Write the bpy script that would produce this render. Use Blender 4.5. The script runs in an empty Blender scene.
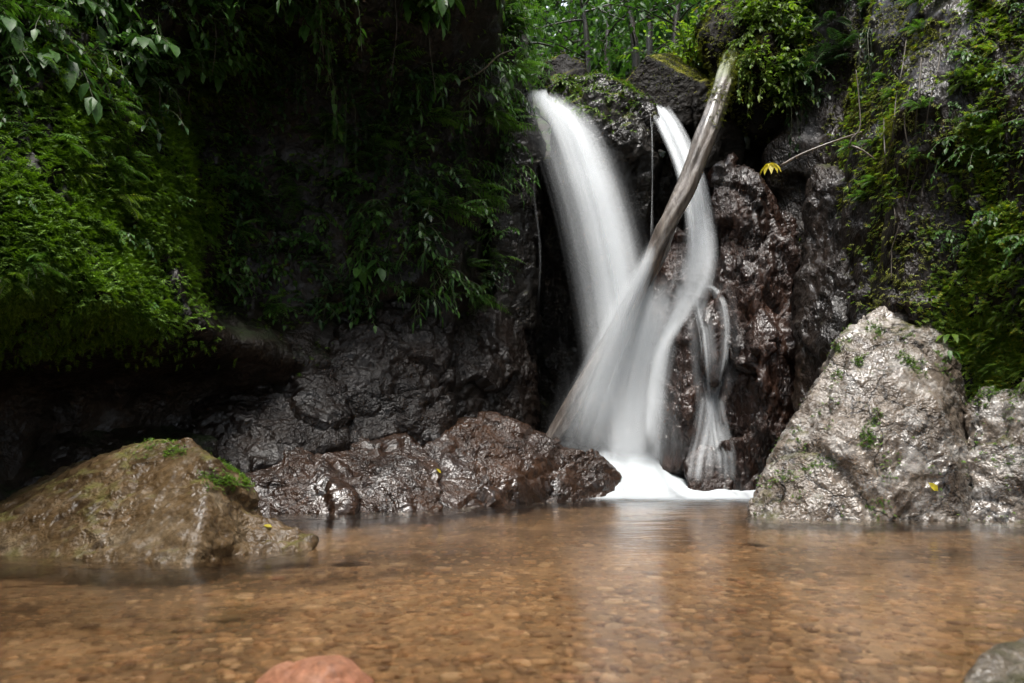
import bpy, bmesh, math, random
import numpy as np
from mathutils import Vector, Matrix
from mathutils.bvhtree import BVHTree
from mathutils.geometry import intersect_point_line

rng = np.random.default_rng(7)
random.seed(7)
S = bpy.context.scene
COL = S.collection
R = math.radians

# ------------------------------------------------------------------ camera, sky, sun, exposure
FPX, HOR, CAMH = 796.0, 440.0, 0.55
cam_d = bpy.data.cameras.new('camera')
cam = bpy.data.objects.new('camera', cam_d); COL.objects.link(cam)
cam.location = (0, 0, CAMH); cam.rotation_euler = (R(90), 0, 0)
cam_d.sensor_width = 36.0; cam_d.lens = FPX / 1024 * 36.0
cam_d.shift_y = (HOR - 341.5) / 1024.0
cam_d.clip_start = 0.05; cam_d.clip_end = 2000
cam_d.dof.use_dof = True; cam_d.dof.focus_distance = 7.0; cam_d.dof.aperture_fstop = 3.2
S.camera = cam

SUN_EL, SUN_AZ = R(76), R(182)          # azimuth measured from +Y towards +X
W = bpy.data.worlds.new('World'); S.world = W; W.use_nodes = True
nt = W.node_tree; nt.nodes.clear()
sky = nt.nodes.new('ShaderNodeTexSky'); sky.sky_type = 'NISHITA'; sky.sun_disc = False
sky.sun_elevation = SUN_EL; sky.sun_rotation = SUN_AZ
sky.air_density = 1.0; sky.dust_density = 3.0; sky.ozone_density = 1.0
hs = nt.nodes.new('ShaderNodeHueSaturation'); hs.inputs['Saturation'].default_value = 0.38
bg = nt.nodes.new('ShaderNodeBackground'); bg.inputs['Strength'].default_value = 0.15
wo = nt.nodes.new('ShaderNodeOutputWorld')
nt.links.new(sky.outputs[0], hs.inputs['Color']); nt.links.new(hs.outputs[0], bg.inputs[0]); nt.links.new(bg.outputs[0], wo.inputs[0])
sun_d = bpy.data.lights.new('sun', 'SUN'); sun_d.energy = 1.5; sun_d.angle = R(24); sun_d.color = (1, .96, .9)
sun = bpy.data.objects.new('sun', sun_d); COL.objects.link(sun)
sdir = Vector((math.sin(SUN_AZ) * math.cos(SUN_EL), math.cos(SUN_AZ) * math.cos(SUN_EL), math.sin(SUN_EL)))
sun.rotation_euler = sdir.to_track_quat('Z', 'Y').to_euler(); sun.location = sdir * 40
S.view_settings.view_transform = 'Standard'; S.view_settings.look = 'None'
S.view_settings.exposure = 1.8; S.view_settings.gamma = 1.0
S.render.engine = 'CYCLES'
cy = S.cycles
cy.use_denoising = True
try: cy.denoiser = 'OPENIMAGEDENOISE'
except Exception: pass
cy.max_bounces = 8; cy.diffuse_bounces = 4; cy.glossy_bounces = 3; cy.transmission_bounces = 4
cy.transparent_max_bounces = 96; cy.sample_clamp_indirect = 4.0
cy.use_adaptive_sampling = True; cy.adaptive_threshold = 0.02

# ------------------------------------------------------------------ numpy noise
def _h(ix, iy, iz, s):
    h = (ix.astype(np.int64) * 374761393 + iy.astype(np.int64) * 668265263 + iz.astype(np.int64) * 2147483647 + s * 974634777) & 0xffffffff
    h = ((h ^ (h >> 13)) * 1274126177) & 0xffffffff
    h = ((h ^ (h >> 16)) * 2246822519) & 0xffffffff
    return (h ^ (h >> 15)) & 0xffffffff
def perlin(P, seed=0):
    P = np.asarray(P, float); i = np.floor(P).astype(np.int64); f = P - i
    u = f * f * f * (f * (f * 6 - 15) + 10); out = np.zeros(len(P))
    for dx in (0, 1):
        for dy in (0, 1):
            for dz in (0, 1):
                h = _h(i[:, 0] + dx, i[:, 1] + dy, i[:, 2] + dz, seed)
                a = (h & 0xffff) / 65535.0 * 2 * np.pi; z = ((h >> 16) & 0xffff) / 65535.0 * 2 - 1
                r = np.sqrt(np.maximum(0, 1 - z * z))
                g = np.cos(a) * r * (f[:, 0] - dx) + np.sin(a) * r * (f[:, 1] - dy) + z * (f[:, 2] - dz)
                w = (u[:, 0] if dx else 1 - u[:, 0]) * (u[:, 1] if dy else 1 - u[:, 1]) * (u[:, 2] if dz else 1 - u[:, 2])
                out += w * g
    return out * 1.5
def fbm(P, o=4, seed=0, gain=.5):
    P = np.asarray(P, float); s = np.zeros(len(P)); a = 1.0; t = 0
    for k in range(o):
        s += a * perlin(P * 2 ** k + 17.3 * k, seed + k); t += a; a *= gain
    return s / t
def ridged(P, o=4, seed=0, gain=.55):
    P = np.asarray(P, float); s = np.zeros(len(P)); a = 1.0; t = 0
    for k in range(o):
        s += a * (1 - np.abs(perlin(P * 2 ** k + 9.1 * k, seed + k)) * 2); t += a; a *= gain
    return s / t
def cells(P, seed=0):
    P = np.asarray(P, float); i = np.floor(P).astype(np.int64); n = len(P)
    f1 = np.full(n, 9.); f2 = np.full(n, 9.); c1 = np.zeros((n, 3)); hid = np.zeros(n, np.int64)
    for dx in (-1, 0, 1):
        for dy in (-1, 0, 1):
            for dz in (-1, 0, 1):
                a, b, c = i[:, 0] + dx, i[:, 1] + dy, i[:, 2] + dz
                h = _h(a, b, c, seed)
                q = np.stack([a + (h & 1023) / 1023., b + ((h >> 10) & 1023) / 1023., c + ((h >> 20) & 1023) / 1023.], 1)
                d = np.linalg.norm(P - q, axis=1); m = d < f1
                f2 = np.where(m, f1, np.minimum(f2, d)); f1 = np.where(m, d, f1)
                c1[m] = q[m]; hid[m] = h[m]
    return f1, f2, c1, hid
def facet(P, scale, seed=0, tilt=.5, step=.3, crack=.25, cw=.08):
    """broken-rock relief: every Voronoi cell is a tilted plane at its own height, with cracks between"""
    P = np.asarray(P) * np.asarray(scale)
    P = P + .25 * np.stack([fbm(P * 1.3, 2, seed + 11), fbm(P * 1.3, 2, seed + 12), fbm(P * 1.3, 2, seed + 13)], 1)
    f1, f2, c, h = cells(P, seed)
    v = np.stack([(h & 255) / 127.5 - 1, ((h >> 8) & 255) / 127.5 - 1, ((h >> 16) & 255) / 127.5 - 1], 1)
    d = ((P - c) * v).sum(1) * tilt + (((h >> 24) & 255) / 127.5 - 1) * step
    return d - crack * np.exp(-((f2 - f1) / cw) ** 2)
def sm(x, a, b):
    t = np.clip((np.asarray(x, float) - a) / (b - a), 0, 1); return t * t * (3 - 2 * t)
def ga(x, m, s): return np.exp(-((np.asarray(x, float) - m) / s) ** 2)

def at(px, py, D):                                   # a point seen at pixel (px, py) standing D metres away
    return np.array([(px - 512) / FPX * D, D, CAMH + (HOR - py) / FPX * D])

# ------------------------------------------------------------------ object helpers
def tag(o, label=None, cat=None, group=None, kind=None):
    if label: o['label'] = label
    if cat: o['category'] = cat
    if group: o['group'] = group
    if kind: o['kind'] = kind
    return o
def mesh(name, V, F, mat=None, smooth=True, attrs=None, origin=None):
    V = np.asarray(V, float)
    if origin is not None: V = V - np.asarray(origin)
    me = bpy.data.meshes.new(name)
    if isinstance(F, np.ndarray):
        n, k = F.shape
        me.vertices.add(len(V)); me.vertices.foreach_set('co', V.astype(np.float32).ravel())
        me.loops.add(n * k); me.loops.foreach_set('vertex_index', F.astype(np.int32).ravel())
        me.polygons.add(n); me.polygons.foreach_set('loop_start', np.arange(0, n * k, k, dtype=np.int32))
        try: me.polygons.foreach_set('loop_total', np.full(n, k, np.int32))
        except Exception: pass
        me.update(calc_edges=True)
    else:
        me.from_pydata([tuple(v) for v in V], [], F)
    if smooth: me.polygons.foreach_set('use_smooth', np.ones(len(me.polygons), bool))
    for k, a in (attrs or {}).items():
        a = np.asarray(a, np.float32)
        if a.ndim == 1:
            at_ = me.attributes.new(k, 'FLOAT', 'POINT'); at_.data.foreach_set('value', a)
        else:
            at_ = me.attributes.new(k, 'FLOAT_VECTOR', 'POINT'); at_.data.foreach_set('vector', a.ravel())
    if mat: me.materials.append(mat)
    me.update(); return me
def link(name, me, parent=None, loc=None):
    o = bpy.data.objects.new(name, me); COL.objects.link(o)
    if parent: o.parent = parent
    if loc is not None: o.location = loc
    return o
def empty(name, loc, rz=0):
    o = bpy.data.objects.new(name, None); COL.objects.link(o); o.location = loc; o.rotation_euler = (0, 0, rz)
    o.empty_display_size = .1; return o
def arrays(me):
    V = np.zeros(len(me.vertices) * 3, np.float32); me.vertices.foreach_get('co', V)
    return V.reshape(-1, 3).astype(float)
def tris(me):
    me.calc_loop_triangles(); T = np.zeros(len(me.loop_triangles) * 3, np.int32)
    me.loop_triangles.foreach_get('vertices', T); return T.reshape(-1, 3)
def vnormals(V, T):
    n = np.cross(V[T[:, 1]] - V[T[:, 0]], V[T[:, 2]] - V[T[:, 0]]); N = np.zeros_like(V)
    for k in range(3): np.add.at(N, T[:, k], n)
    return N / np.maximum(np.linalg.norm(N, axis=1, keepdims=True), 1e-9)

# ------------------------------------------------------------------ materials
def nmat(name):
    m = bpy.data.materials.new(name); m.use_nodes = True; t = m.node_tree; t.nodes.clear()
    out = t.nodes.new('ShaderNodeOutputMaterial'); return m, t, out
def nd(t, kind, **kw):
    n = t.nodes.new(kind)
    for k, v in kw.items():
        if k in n.inputs: n.inputs[k].default_value = v
        else: setattr(n, k, v)
    return n
def ramp(t, fac, stops):
    r = t.nodes.new('ShaderNodeValToRGB'); e = r.color_ramp.elements
    while len(e) > len(stops): e.remove(e[-1])
    while len(e) < len(stops): e.new(.5)
    for x, (p, c) in zip(e, stops):
        x.position = p; x.color = (c, c, c, 1) if isinstance(c, (int, float)) else (*c, 1)
    t.links.new(fac, r.inputs[0]); return r.outputs[0]
def mixc(t, fac, a, b, mode='MIX'):
    m = t.nodes.new('ShaderNodeMix'); m.data_type = 'RGBA'; m.blend_type = mode
    for sock, v in ((m.inputs[0], fac), (m.inputs[6], a), (m.inputs[7], b)):
        if hasattr(v, 'is_output'): t.links.new(v, sock)
        elif isinstance(v, (int, float)): sock.default_value = v if sock == m.inputs[0] else (v, v, v, 1)
        else: sock.default_value = (*v, 1)
    return m.outputs[2]
def mth(t, op, a, b=0.0, clamp=False):
    m = t.nodes.new('ShaderNodeMath'); m.operation = op; m.use_clamp = clamp
    for s, v in ((m.inputs[0], a), (m.inputs[1], b)):
        if hasattr(v, 'is_output'): t.links.new(v, s)
        else: s.default_value = v
    return m.outputs[0]
def pos(t, scale=(1, 1, 1), rot=(0, 0, 0)):
    g = t.nodes.new('ShaderNodeNewGeometry'); m = t.nodes.new('ShaderNodeMapping')
    m.inputs['Scale'].default_value = scale; m.inputs['Rotation'].default_value = rot
    t.links.new(g.outputs['Position'], m.inputs[0]); return m.outputs[0], g
def noise(t, vec, scale, detail=5, rough=.6, dist=0.0):
    n = nd(t, 'ShaderNodeTexNoise'); n.inputs['Scale'].default_value = scale; n.inputs['Detail'].default_value = detail
    n.inputs['Roughness'].default_value = rough; n.inputs['Distortion'].default_value = dist
    t.links.new(vec, n.inputs['Vector']); return n.outputs[0]
def rock_mat(name, dark, mid, light, rough=(.12, .5), bump=.5, fine=22., moss=0.0, mosscol=(.05, .075, .012), stretch=(1, 1, 1), coat=0.5, spec=.25, crough=.06,
             streak=0.0, lichen=0.0, crackw=0.35, wetline=0.0):
    m, t, out = nmat(name); v, g = pos(t, stretch); v0, _ = pos(t)
    n1 = noise(t, v, 1.7, 6, .62, .4); n2 = noise(t, v, 7.0, 6, .65, .3); n3 = noise(t, v, fine, 8, .7)
    vo = nd(t, 'ShaderNodeTexVoronoi'); vo.feature = 'DISTANCE_TO_EDGE'; vo.inputs['Scale'].default_value = 2.3
    wv = nd(t, 'ShaderNodeVectorMath'); wv.operation = 'ADD'
    nc = nd(t, 'ShaderNodeTexNoise'); nc.inputs['Scale'].default_value = 3.; nc.inputs['Detail'].default_value = 5; t.links.new(v, nc.inputs['Vector'])
    sc = nd(t, 'ShaderNodeVectorMath'); sc.operation = 'SCALE'; sc.inputs['Scale'].default_value = .45; t.links.new(nc.outputs[1], sc.inputs[0])
    t.links.new(v, wv.inputs[0]); t.links.new(sc.outputs[0], wv.inputs[1]); t.links.new(wv.outputs[0], vo.inputs['Vector'])
    crack = ramp(t, vo.outputs['Distance'], [(0.0, 0.0), (.035, 1.0)])
    c = ramp(t, n1, [(.38, dark), (.53, mid), (.70, light)])
    c2 = ramp(t, n2, [(.3, dark), (.55, mid), (.75, light)])
    c = mixc(t, .45, c, c2)
    spk = ramp(t, n3, [(.35, .55), (.7, 1.35)]); c = mixc(t, 1.0, c, spk, 'MULTIPLY')
    c = mixc(t, crackw, c, mixc(t, 1.0, c, crack, 'MULTIPLY'))
    if lichen:
        ln = noise(t, v0, 5., 9, .72); lf = ramp(t, ln, [(.5, 0.), (.6, lichen)]); c = mixc(t, lf, c, (.36, .35, .33))
    rg = ramp(t, n2, [(.3, rough[0]), (.7, rough[1])])
    n4 = noise(t, v, fine * .55, 2.5, .55, .5); n5 = noise(t, v, 4.5, 3, .5, .6); n6 = noise(t, v, fine * 1.6, 2, .5)
    hgt = mth(t, 'ADD', mth(t, 'MULTIPLY', n4, .8), mth(t, 'ADD', mth(t, 'MULTIPLY', n6, .25), mth(t, 'ADD', mth(t, 'MULTIPLY', n5, 1.0), mth(t, 'MULTIPLY', crack, .05 * crackw))))
    wet = ramp(t, noise(t, v0, 1.9, 4, .55, .8), [(.40, .12), (.58, 1.0)])
    bp = nd(t, 'ShaderNodeBump'); bp.inputs['Distance'].default_value = .09
    t.links.new(ramp(t, noise(t, v0, 2.7, 3, .5), [(.36, bump * .30), (.62, bump * .95)]), bp.inputs['Strength'])
    t.links.new(hgt, bp.inputs['Height'])
    b = nd(t, 'ShaderNodeBsdfPrincipled'); b.inputs['Specular IOR Level'].default_value = spec
    if moss:
        sx = nd(t, 'ShaderNodeSeparateXYZ'); t.links.new(g.outputs['Normal'], sx.inputs[0])
        mn = noise(t, v0, 2.6, 7, .7)
        f = mth(t, 'ADD', mth(t, 'MULTIPLY', sx.outputs[2], .55), mth(t, 'MULTIPLY', mth(t, 'SUBTRACT', mn, .5), 1.6))
        f = ramp(t, f, [(max(0., .62 - .5 * moss), 0.), (min(1., .86 - .5 * moss), 1.)])
        mc = mixc(t, n3, (mosscol[0] * .4, mosscol[1] * .45, mosscol[2] * .5), (mosscol[0] * 1.5, mosscol[1] * 1.5, mosscol[2] * 1.5))
        c = mixc(t, f, c, mc); rg = mixc(t, f, rg, .85)
        t.links.new(mth(t, 'MULTIPLY', mth(t, 'MULTIPLY', mth(t, 'SUBTRACT', 1.0, f), coat), wet), b.inputs['Coat Weight'])
    else:
        t.links.new(mth(t, 'MULTIPLY', wet, coat), b.inputs['Coat Weight'])
    b.inputs['Coat Roughness'].default_value = crough; b.inputs['Coat IOR'].default_value = 1.45
    t.links.new(c, b.inputs['Base Color']); t.links.new(rg, b.inputs['Roughness']); t.links.new(bp.outputs[0], b.inputs['Normal'])
    t.links.new(bp.outputs[0], b.inputs['Coat Normal'])
    t.links.new(b.outputs[0], out.inputs[0]); return m
def leaf_mat(name, a, b_, trans=.35, rough=.38, yellow=0.0):
    m, t, out = nmat(name); g = nd(t, 'ShaderNodeNewGeometry'); oi = nd(t, 'ShaderNodeObjectInfo')
    r = mth(t, 'ADD', mth(t, 'MULTIPLY', g.outputs['Random Per Island'], .65), mth(t, 'MULTIPLY', oi.outputs['Random'], .35))
    st = [(.0, a), (.85, b_)]
    if yellow: st.append((.97, (b_[0] * 2.2 + .05, b_[1] * 1.25, b_[2])))
    c = ramp(t, r, st)
    p, _ = pos(t); n = noise(t, p, 30, 2); c = mixc(t, 1.0, c, ramp(t, n, [(.3, .7), (.7, 1.25)]), 'MULTIPLY')
    p = nd(t, 'ShaderNodeBsdfPrincipled'); t.links.new(c, p.inputs['Base Color']); p.inputs['Roughness'].default_value = rough + .1; p.inputs['Specular IOR Level'].default_value = .3
    tr = nd(t, 'ShaderNodeBsdfTranslucent'); t.links.new(mixc(t, 1.0, c, (1.25, 1.35, .6), 'MULTIPLY'), tr.inputs[0])
    mx = nd(t, 'ShaderNodeMixShader'); mx.inputs[0].default_value = trans
    t.links.new(p.outputs[0], mx.inputs[1]); t.links.new(tr.outputs[0], mx.inputs[2]); t.links.new(mx.outputs[0], out.inputs[0]); return m
def plain(name, c, rough=.6, var=.4, scale=20, bump=.3, stretch=(1, 1, 1)):
    m, t, out = nmat(name); v, g = pos(t, stretch); n = noise(t, v, scale, 5)
    cc = mixc(t, 1.0, c, ramp(t, n, [(.3, 1 - var), (.7, 1 + var)]), 'MULTIPLY')
    b = nd(t, 'ShaderNodeBsdfPrincipled'); b.inputs['Roughness'].default_value = rough; t.links.new(cc, b.inputs['Base Color'])
    bp = nd(t, 'ShaderNodeBump'); bp.inputs['Strength'].default_value = bump; bp.inputs['Distance'].default_value = .02
    t.links.new(n, bp.inputs['Height']); t.links.new(bp.outputs[0], b.inputs['Normal']); t.links.new(b.outputs[0], out.inputs[0]); return m

M = {}
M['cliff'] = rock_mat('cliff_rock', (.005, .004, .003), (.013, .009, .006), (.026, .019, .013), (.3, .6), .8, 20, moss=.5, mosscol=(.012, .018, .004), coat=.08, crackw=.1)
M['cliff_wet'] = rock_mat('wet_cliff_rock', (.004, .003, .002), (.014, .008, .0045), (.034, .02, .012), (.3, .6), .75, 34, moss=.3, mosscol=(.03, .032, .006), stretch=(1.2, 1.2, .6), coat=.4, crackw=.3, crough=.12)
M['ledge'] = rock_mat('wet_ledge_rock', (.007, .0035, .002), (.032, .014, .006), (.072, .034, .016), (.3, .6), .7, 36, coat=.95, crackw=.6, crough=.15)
M['ledge_shaded'] = rock_mat('shaded_ledge_rock', (.003, .002, .0015), (.009, .005, .003), (.02, .011, .006), (.3, .6), .6, 36, coat=.2, crackw=.4, crough=.22)  # darker copy of the ledge colours; shade of the upper rocks painted in
M['buttress'] = rock_mat('wet_red_rock', (.006, .0035, .0025), (.027, .012, .007), (.075, .036, .022), (.3, .6), .75, 34, coat=.95, stretch=(1.5, 1.5, .6), crackw=.7, crough=.13)
M['lip'] = rock_mat('wet_grey_rock', (.005, .0045, .004), (.018, .015, .012), (.045, .039, .033), (.3, .6), 1.0, 20, moss=.6, mosscol=(.10, .11, .014), coat=.4, spec=.15, crackw=.1)
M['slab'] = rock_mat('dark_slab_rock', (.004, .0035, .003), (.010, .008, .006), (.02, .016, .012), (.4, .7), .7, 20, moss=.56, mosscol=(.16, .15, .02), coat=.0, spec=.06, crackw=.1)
M['boulder'] = rock_mat('grey_boulder_rock', (.03, .019, .012), (.17, .138, .108), (.42, .39, .35), (.25, .6), .8, 30, moss=.34, mosscol=(.05, .048, .008), coat=1.0, lichen=.5, crackw=.9, crough=.12)
M['mossy'] = rock_mat('brown_mossy_rock', (.022, .013, .006), (.10, .062, .027), (.20, .16, .105), (.3, .6), .8, 24, moss=.36, mosscol=(.09, .08, .014), coat=.15, crackw=.1)
M['near'] = rock_mat('near_wet_rock', (.035, .026, .017), (.13, .10, .068), (.3, .26, .2), (.15, .45), .7, 30, moss=.3, mosscol=(.04, .04, .012), coat=.5, crackw=.2)
M['red'] = rock_mat('red_stone', (.20, .07, .035), (.38, .16, .085), (.52, .28, .17), (.5, .7), .4, 45, coat=.1, crackw=.0)
M['soil'] = rock_mat('forest_soil', (.008, .006, .004), (.02, .015, .009), (.04, .03, .016), (.7, .9), .6, 12, moss=.5, mosscol=(.03, .05, .01), coat=0, crackw=0)

# ------------------------------------------------------------------ rocks
SOLID = []      # (V, T) of what plants may grow on
def hull_rock(hulls, voxel=.035, smooth=6, big=.05, fac=.0, facs=2.5, fine=.012, rid=.02, seed=0, stretch=(1, 1, 1), relief=1.0, grain=0., gdir=(.75, .25, -.6)):
    bm = bmesh.new()
    for pts in hulls:
        b = bmesh.new()
        for p in pts: b.verts.new(p)
        bmesh.ops.convex_hull(b, input=b.verts[:])
        loose = [v for v in b.verts if not v.link_faces]
        if loose: bmesh.ops.delete(b, geom=loose, context='VERTS')
        m_ = bpy.data.meshes.new('tmp'); b.to_mesh(m_); b.free(); bm.from_mesh(m_); bpy.data.meshes.remove(m_)
    m0 = bpy.data.meshes.new('tmp'); bm.to_mesh(m0); bm.free()
    o = bpy.data.objects.new('tmp', m0); COL.objects.link(o)
    md = o.modifiers.new('r', 'REMESH'); md.mode = 'VOXEL'; md.voxel_size = voxel
    dg = bpy.context.evaluated_depsgraph_get(); me = bpy.data.meshes.new_from_object(o.evaluated_get(dg))
    bpy.data.objects.remove(o); bpy.data.meshes.remove(m0)
    V = arrays(me); T = tris(me)
    E = np.zeros(len(me.edges) * 2, np.int32); me.edges.foreach_get('vertices', E); E = E.reshape(-1, 2)
    deg = np.bincount(E.ravel(), minlength=len(V))[:, None]
    for _ in range(smooth):
        A = np.zeros_like(V); np.add.at(A, E[:, 0], V[E[:, 1]]); np.add.at(A, E[:, 1], V[E[:, 0]])
        V = V * .4 + .6 * A / np.maximum(deg, 1)
    st = np.asarray(stretch, float)
    N = vnormals(V, T); Q = V * st
    d = big * fbm(Q * 1.6, 4, seed) + rid * ridged(Q * 3.5, 4, seed + 5)
    if fac: d = d + fac * facet(Q, facs, seed + 3, .9, .35, .12, .12) + fac * .35 * facet(Q * np.array([1, 1, .7]), facs * 2.4, seed + 8, .9, .4, .05, .15)
    if grain:
        g_ = np.asarray(gdir, float); g_ /= np.linalg.norm(g_); al_ = (V @ g_)[:, None] * g_; Q2 = (V - al_) * 5.5 + al_ * 1.1
        d = d + grain * (ridged(Q2 + .3 * fbm(V * 2, 2, seed + 31)[:, None], 3, seed + 30) - .5)
    V = V + N * d[:, None]
    N = vnormals(V, T); V = V + N * (fine * fbm(V * 22, 4, seed + 9) + fine * 1.6 * (ridged(V * 9, 4, seed + 2, .65) - .4))[:, None] * relief
    bpy.data.meshes.remove(me)
    return V, T
def rock(name, hulls, mat, label, cat='rock', group=None, parent=None, solid=True, **kw):
    V, T = hull_rock(hulls, **kw)
    base = np.array([V[:, 0].mean(), V[:, 1].mean(), V[:, 2].min()])
    o = link(name, mesh(name, V, T, mat, origin=base), parent, base)
    if solid: SOLID.append((V, T))
    tag(o, label, cat, group); o_data[o.name] = (V, T); return o
o_data = {}
def px(*rows): return [at(*r) for r in rows]

# ------------------------------------------------------------------ terrain: cliffs
def catmull(P, n):
    P = np.asarray(P, float); Q = np.vstack([2 * P[0] - P[1], P, 2 * P[-1] - P[-2]])
    out = []
    for i in range(1, len(Q) - 2):
        t = np.linspace(0, 1, n, endpoint=False)[:, None]; a, b, c, d = Q[i - 1], Q[i], Q[i + 1], Q[i + 2]
        out.append(.5 * (2 * b + (c - a) * t + (2 * a - 5 * b + 4 * c - d) * t ** 2 + (3 * b - a - 3 * c + d) * t ** 3))
    return np.vstack(out + [P[-1:]])
def resample(C, step):
    s = np.r_[0, np.cumsum(np.linalg.norm(np.diff(C, axis=0), axis=1))]; n = max(2, int(s[-1] / step)); q = np.linspace(0, s[-1], n)
    return np.stack([np.interp(q, s, C[:, k]) for k in range(C.shape[1])], 1)
def grid_faces(nu, nv):
    i = np.arange(nu - 1)[:, None] * nv + np.arange(nv - 1)[None]; i = i.ravel()
    return np.stack([i, i + nv, i + nv + 1, i + 1], 1)
def cliff(name, plan, z0, z1, off, mat, label, step=.045, back=1.8, seed=0, fac=.10, big=.12, fine=.02, st=(1, 1, .8)):
    C = resample(catmull(plan, 24), step)
    T = np.gradient(C, axis=0); T /= np.linalg.norm(T, axis=1, keepdims=True); Nn = np.stack([T[:, 1], -T[:, 0]], 1)
    k = np.ones(15) / 15
    Nn = np.stack([np.convolve(np.pad(Nn[:, j], 7, 'edge'), k, 'valid') for j in (0, 1)], 1)
    zs = np.arange(z0, z1, step); nu, nv = len(C), len(zs)
    X = C[:, None, 0] + 0 * zs[None]; Y = C[:, None, 1] + 0 * zs[None]; Z = zs[None] + 0 * X
    NX = Nn[:, None, 0] + 0 * Z; NY = Nn[:, None, 1] + 0 * Z
    P = np.stack([X.ravel(), Y.ravel(), Z.ravel()], 1); N2 = np.stack([NX.ravel(), NY.ravel(), 0 * NX.ravel()], 1)
    d = off(X.ravel(), Y.ravel(), Z.ravel())
    d = d - back * sm(P[:, 2], z1 - .8, z1) ** 2
    Q = P * np.asarray(st)
    d = d + big * 2 * fbm(Q * .7, 4, seed) + big * .7 * ridged(Q * 1.8, 4, seed + 4) + fac * facet(Q, 1.9, seed + 2, .9, .5, .15, .12) + fac * .4 * facet(Q, 5., seed + 7, .9, .5, .08, .15)
    d = d + fine * fbm(P * 18, 3, seed + 6)
    V = P + N2 * d[:, None]
    V[:, 2] += .10 * fbm(P * 1.9, 3, seed + 20)
    F = grid_faces(nu, nv)
    o = link(name, mesh(name, V, F, mat)); tag(o, label, 'cliff', None, 'structure')
    Tt = np.vstack([F[:, [0, 1, 2]], F[:, [0, 2, 3]]]); SOLID.append((V, Tt)); o_data[name] = (V, Tt)
    return o
LP = [(-7, -9), (-5.6, -4), (-4.9, -1), (-4.6, 1.5), (-4.0, 3.6), (-3.3, 5.2), (-2.4, 6.4), (-1.5, 7.4), (-.75, 8.2), (-.28, 8.75), (-.2, 9.5), (-.6, 11)]
RP = [(2.3, 11.5), (2.55, 9.8), (2.75, 8.6), (3.1, 7.4), (3.45, 6.5), (3.95, 5.6), (4.6, 3.6), (5.2, 1), (5.8, -4), (7.5, -9)]
BP = [(-.5, 9.7), (.2, 9.75), (1.0, 9.6), (1.9, 9.5), (2.6, 9.5), (3.2, 9.4)]
def offL(x, y, z):
    d = (1.25 - .48 * np.clip(z - 1.4, 0, 2.6)) * ga(y, 4.7, 1.25) * sm(z, 1.0, 1.4)
    d = d - .55 * (1 - sm(z, .8, 1.35)) * ga(y, 5.2, 1.6)
    d = d - .6 * ga(y, 6.75, .55) * sm(z, 1.2, 1.8) * (1 - sm(z, 3.9, 4.6))
    d = d + .32 * ga(y, 7.95, .45) * sm(z, 1.75, 2.1) * (1 - .6 * sm(z, 2.6, 3.6))
    d = d + (1.35 - .5 * sm(y, 7.0, 7.6)) * sm(z, 3.3, 4.8) * (1 - .7 * sm(y, 8.0, 8.8)) * sm(y, 5.7, 6.6)
    return d
def offR(x, y, z):
    d = .15 * np.sin(x * 5 + y * 3) * .4 - .35 * (z - 1.5) * .25 - .25 * sm(z, 3.2, 5.5)
    d = d + .35 * ga(y, 6.6, .35) * (1 - sm(z, 3.2, 4.5)) - .45 * ga(y, 8.1, .4) + (.75 - .33 * np.clip(z - .9, 0, 2.2)) * ga(y, 5.15, .5) * sm(z, .7, 1.1)
    return d
def offB(x, y, z):
    return -.25 * sm(z, .2, 2.) + .3 * sm(z, 3.0, 4.0) - .5 * sm(z, 4.0, 4.6)
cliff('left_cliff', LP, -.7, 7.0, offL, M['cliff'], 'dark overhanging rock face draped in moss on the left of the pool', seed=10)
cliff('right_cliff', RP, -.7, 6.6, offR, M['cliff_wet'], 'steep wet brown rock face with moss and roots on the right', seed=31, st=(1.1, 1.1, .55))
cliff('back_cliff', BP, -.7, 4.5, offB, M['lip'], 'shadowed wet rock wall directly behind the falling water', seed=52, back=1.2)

# ground: one sheet to the horizon with the gorge cut into it
def warp(n, a, b, dense):
    t = np.linspace(-1, 1, n); return dense * t + (b - dense) * np.sign(t) * np.abs(t) ** 5
gx = warp(170, 0, 400, 14); gy = warp(190, 0, 400, 16) + 4
GX, GY = np.meshgrid(gx, gy, indexing='ij'); x, y = GX.ravel(), GY.ravel()
lpa = np.array(LP); rpa = np.array(RP)[::-1]
xl = np.interp(y, lpa[:, 1], lpa[:, 0]); xr = np.interp(y, rpa[:, 1], rpa[:, 0])
t = np.maximum(xl - x, x - xr)
P3 = np.stack([x, y, 0 * x], 1)
bank = 6.4 * sm(t, .5, 2.0) + .35 * np.clip(t - 2, 0, 40) * (1 - sm(t, 20, 60) * .6)
up = 4.05 * sm(y, 9.9, 10.4) + .62 * np.clip(y - 10.8, 0, 22) + 1.2 * sm(np.abs(x - 1.2), 1.0, 2.4) * sm(y, 9.9, 11)
dn = 3.8 * sm(-y, 9, 13) + .1 * np.clip(-y - 13, 0, 60)
z = -.62 + np.maximum(np.maximum(bank, up), dn) + .5 * fbm(P3 * .25, 3, 3) * sm(np.maximum(t, np.maximum(y - 10, -y - 9)), .5, 3)
o = link('ground', mesh('ground', np.stack([x, y, z], 1), grid_faces(len(gx), len(gy)), M['soil']))
tag(o, 'mossy forest floor rising behind the waterfall and around the gorge', 'ground', None, 'structure')
GV = np.stack([x, y, z], 1); GF = grid_faces(len(gx), len(gy)); SOLID.append((GV, np.vstack([GF[:, [0, 1, 2]], GF[:, [0, 2, 3]]])))

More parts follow.
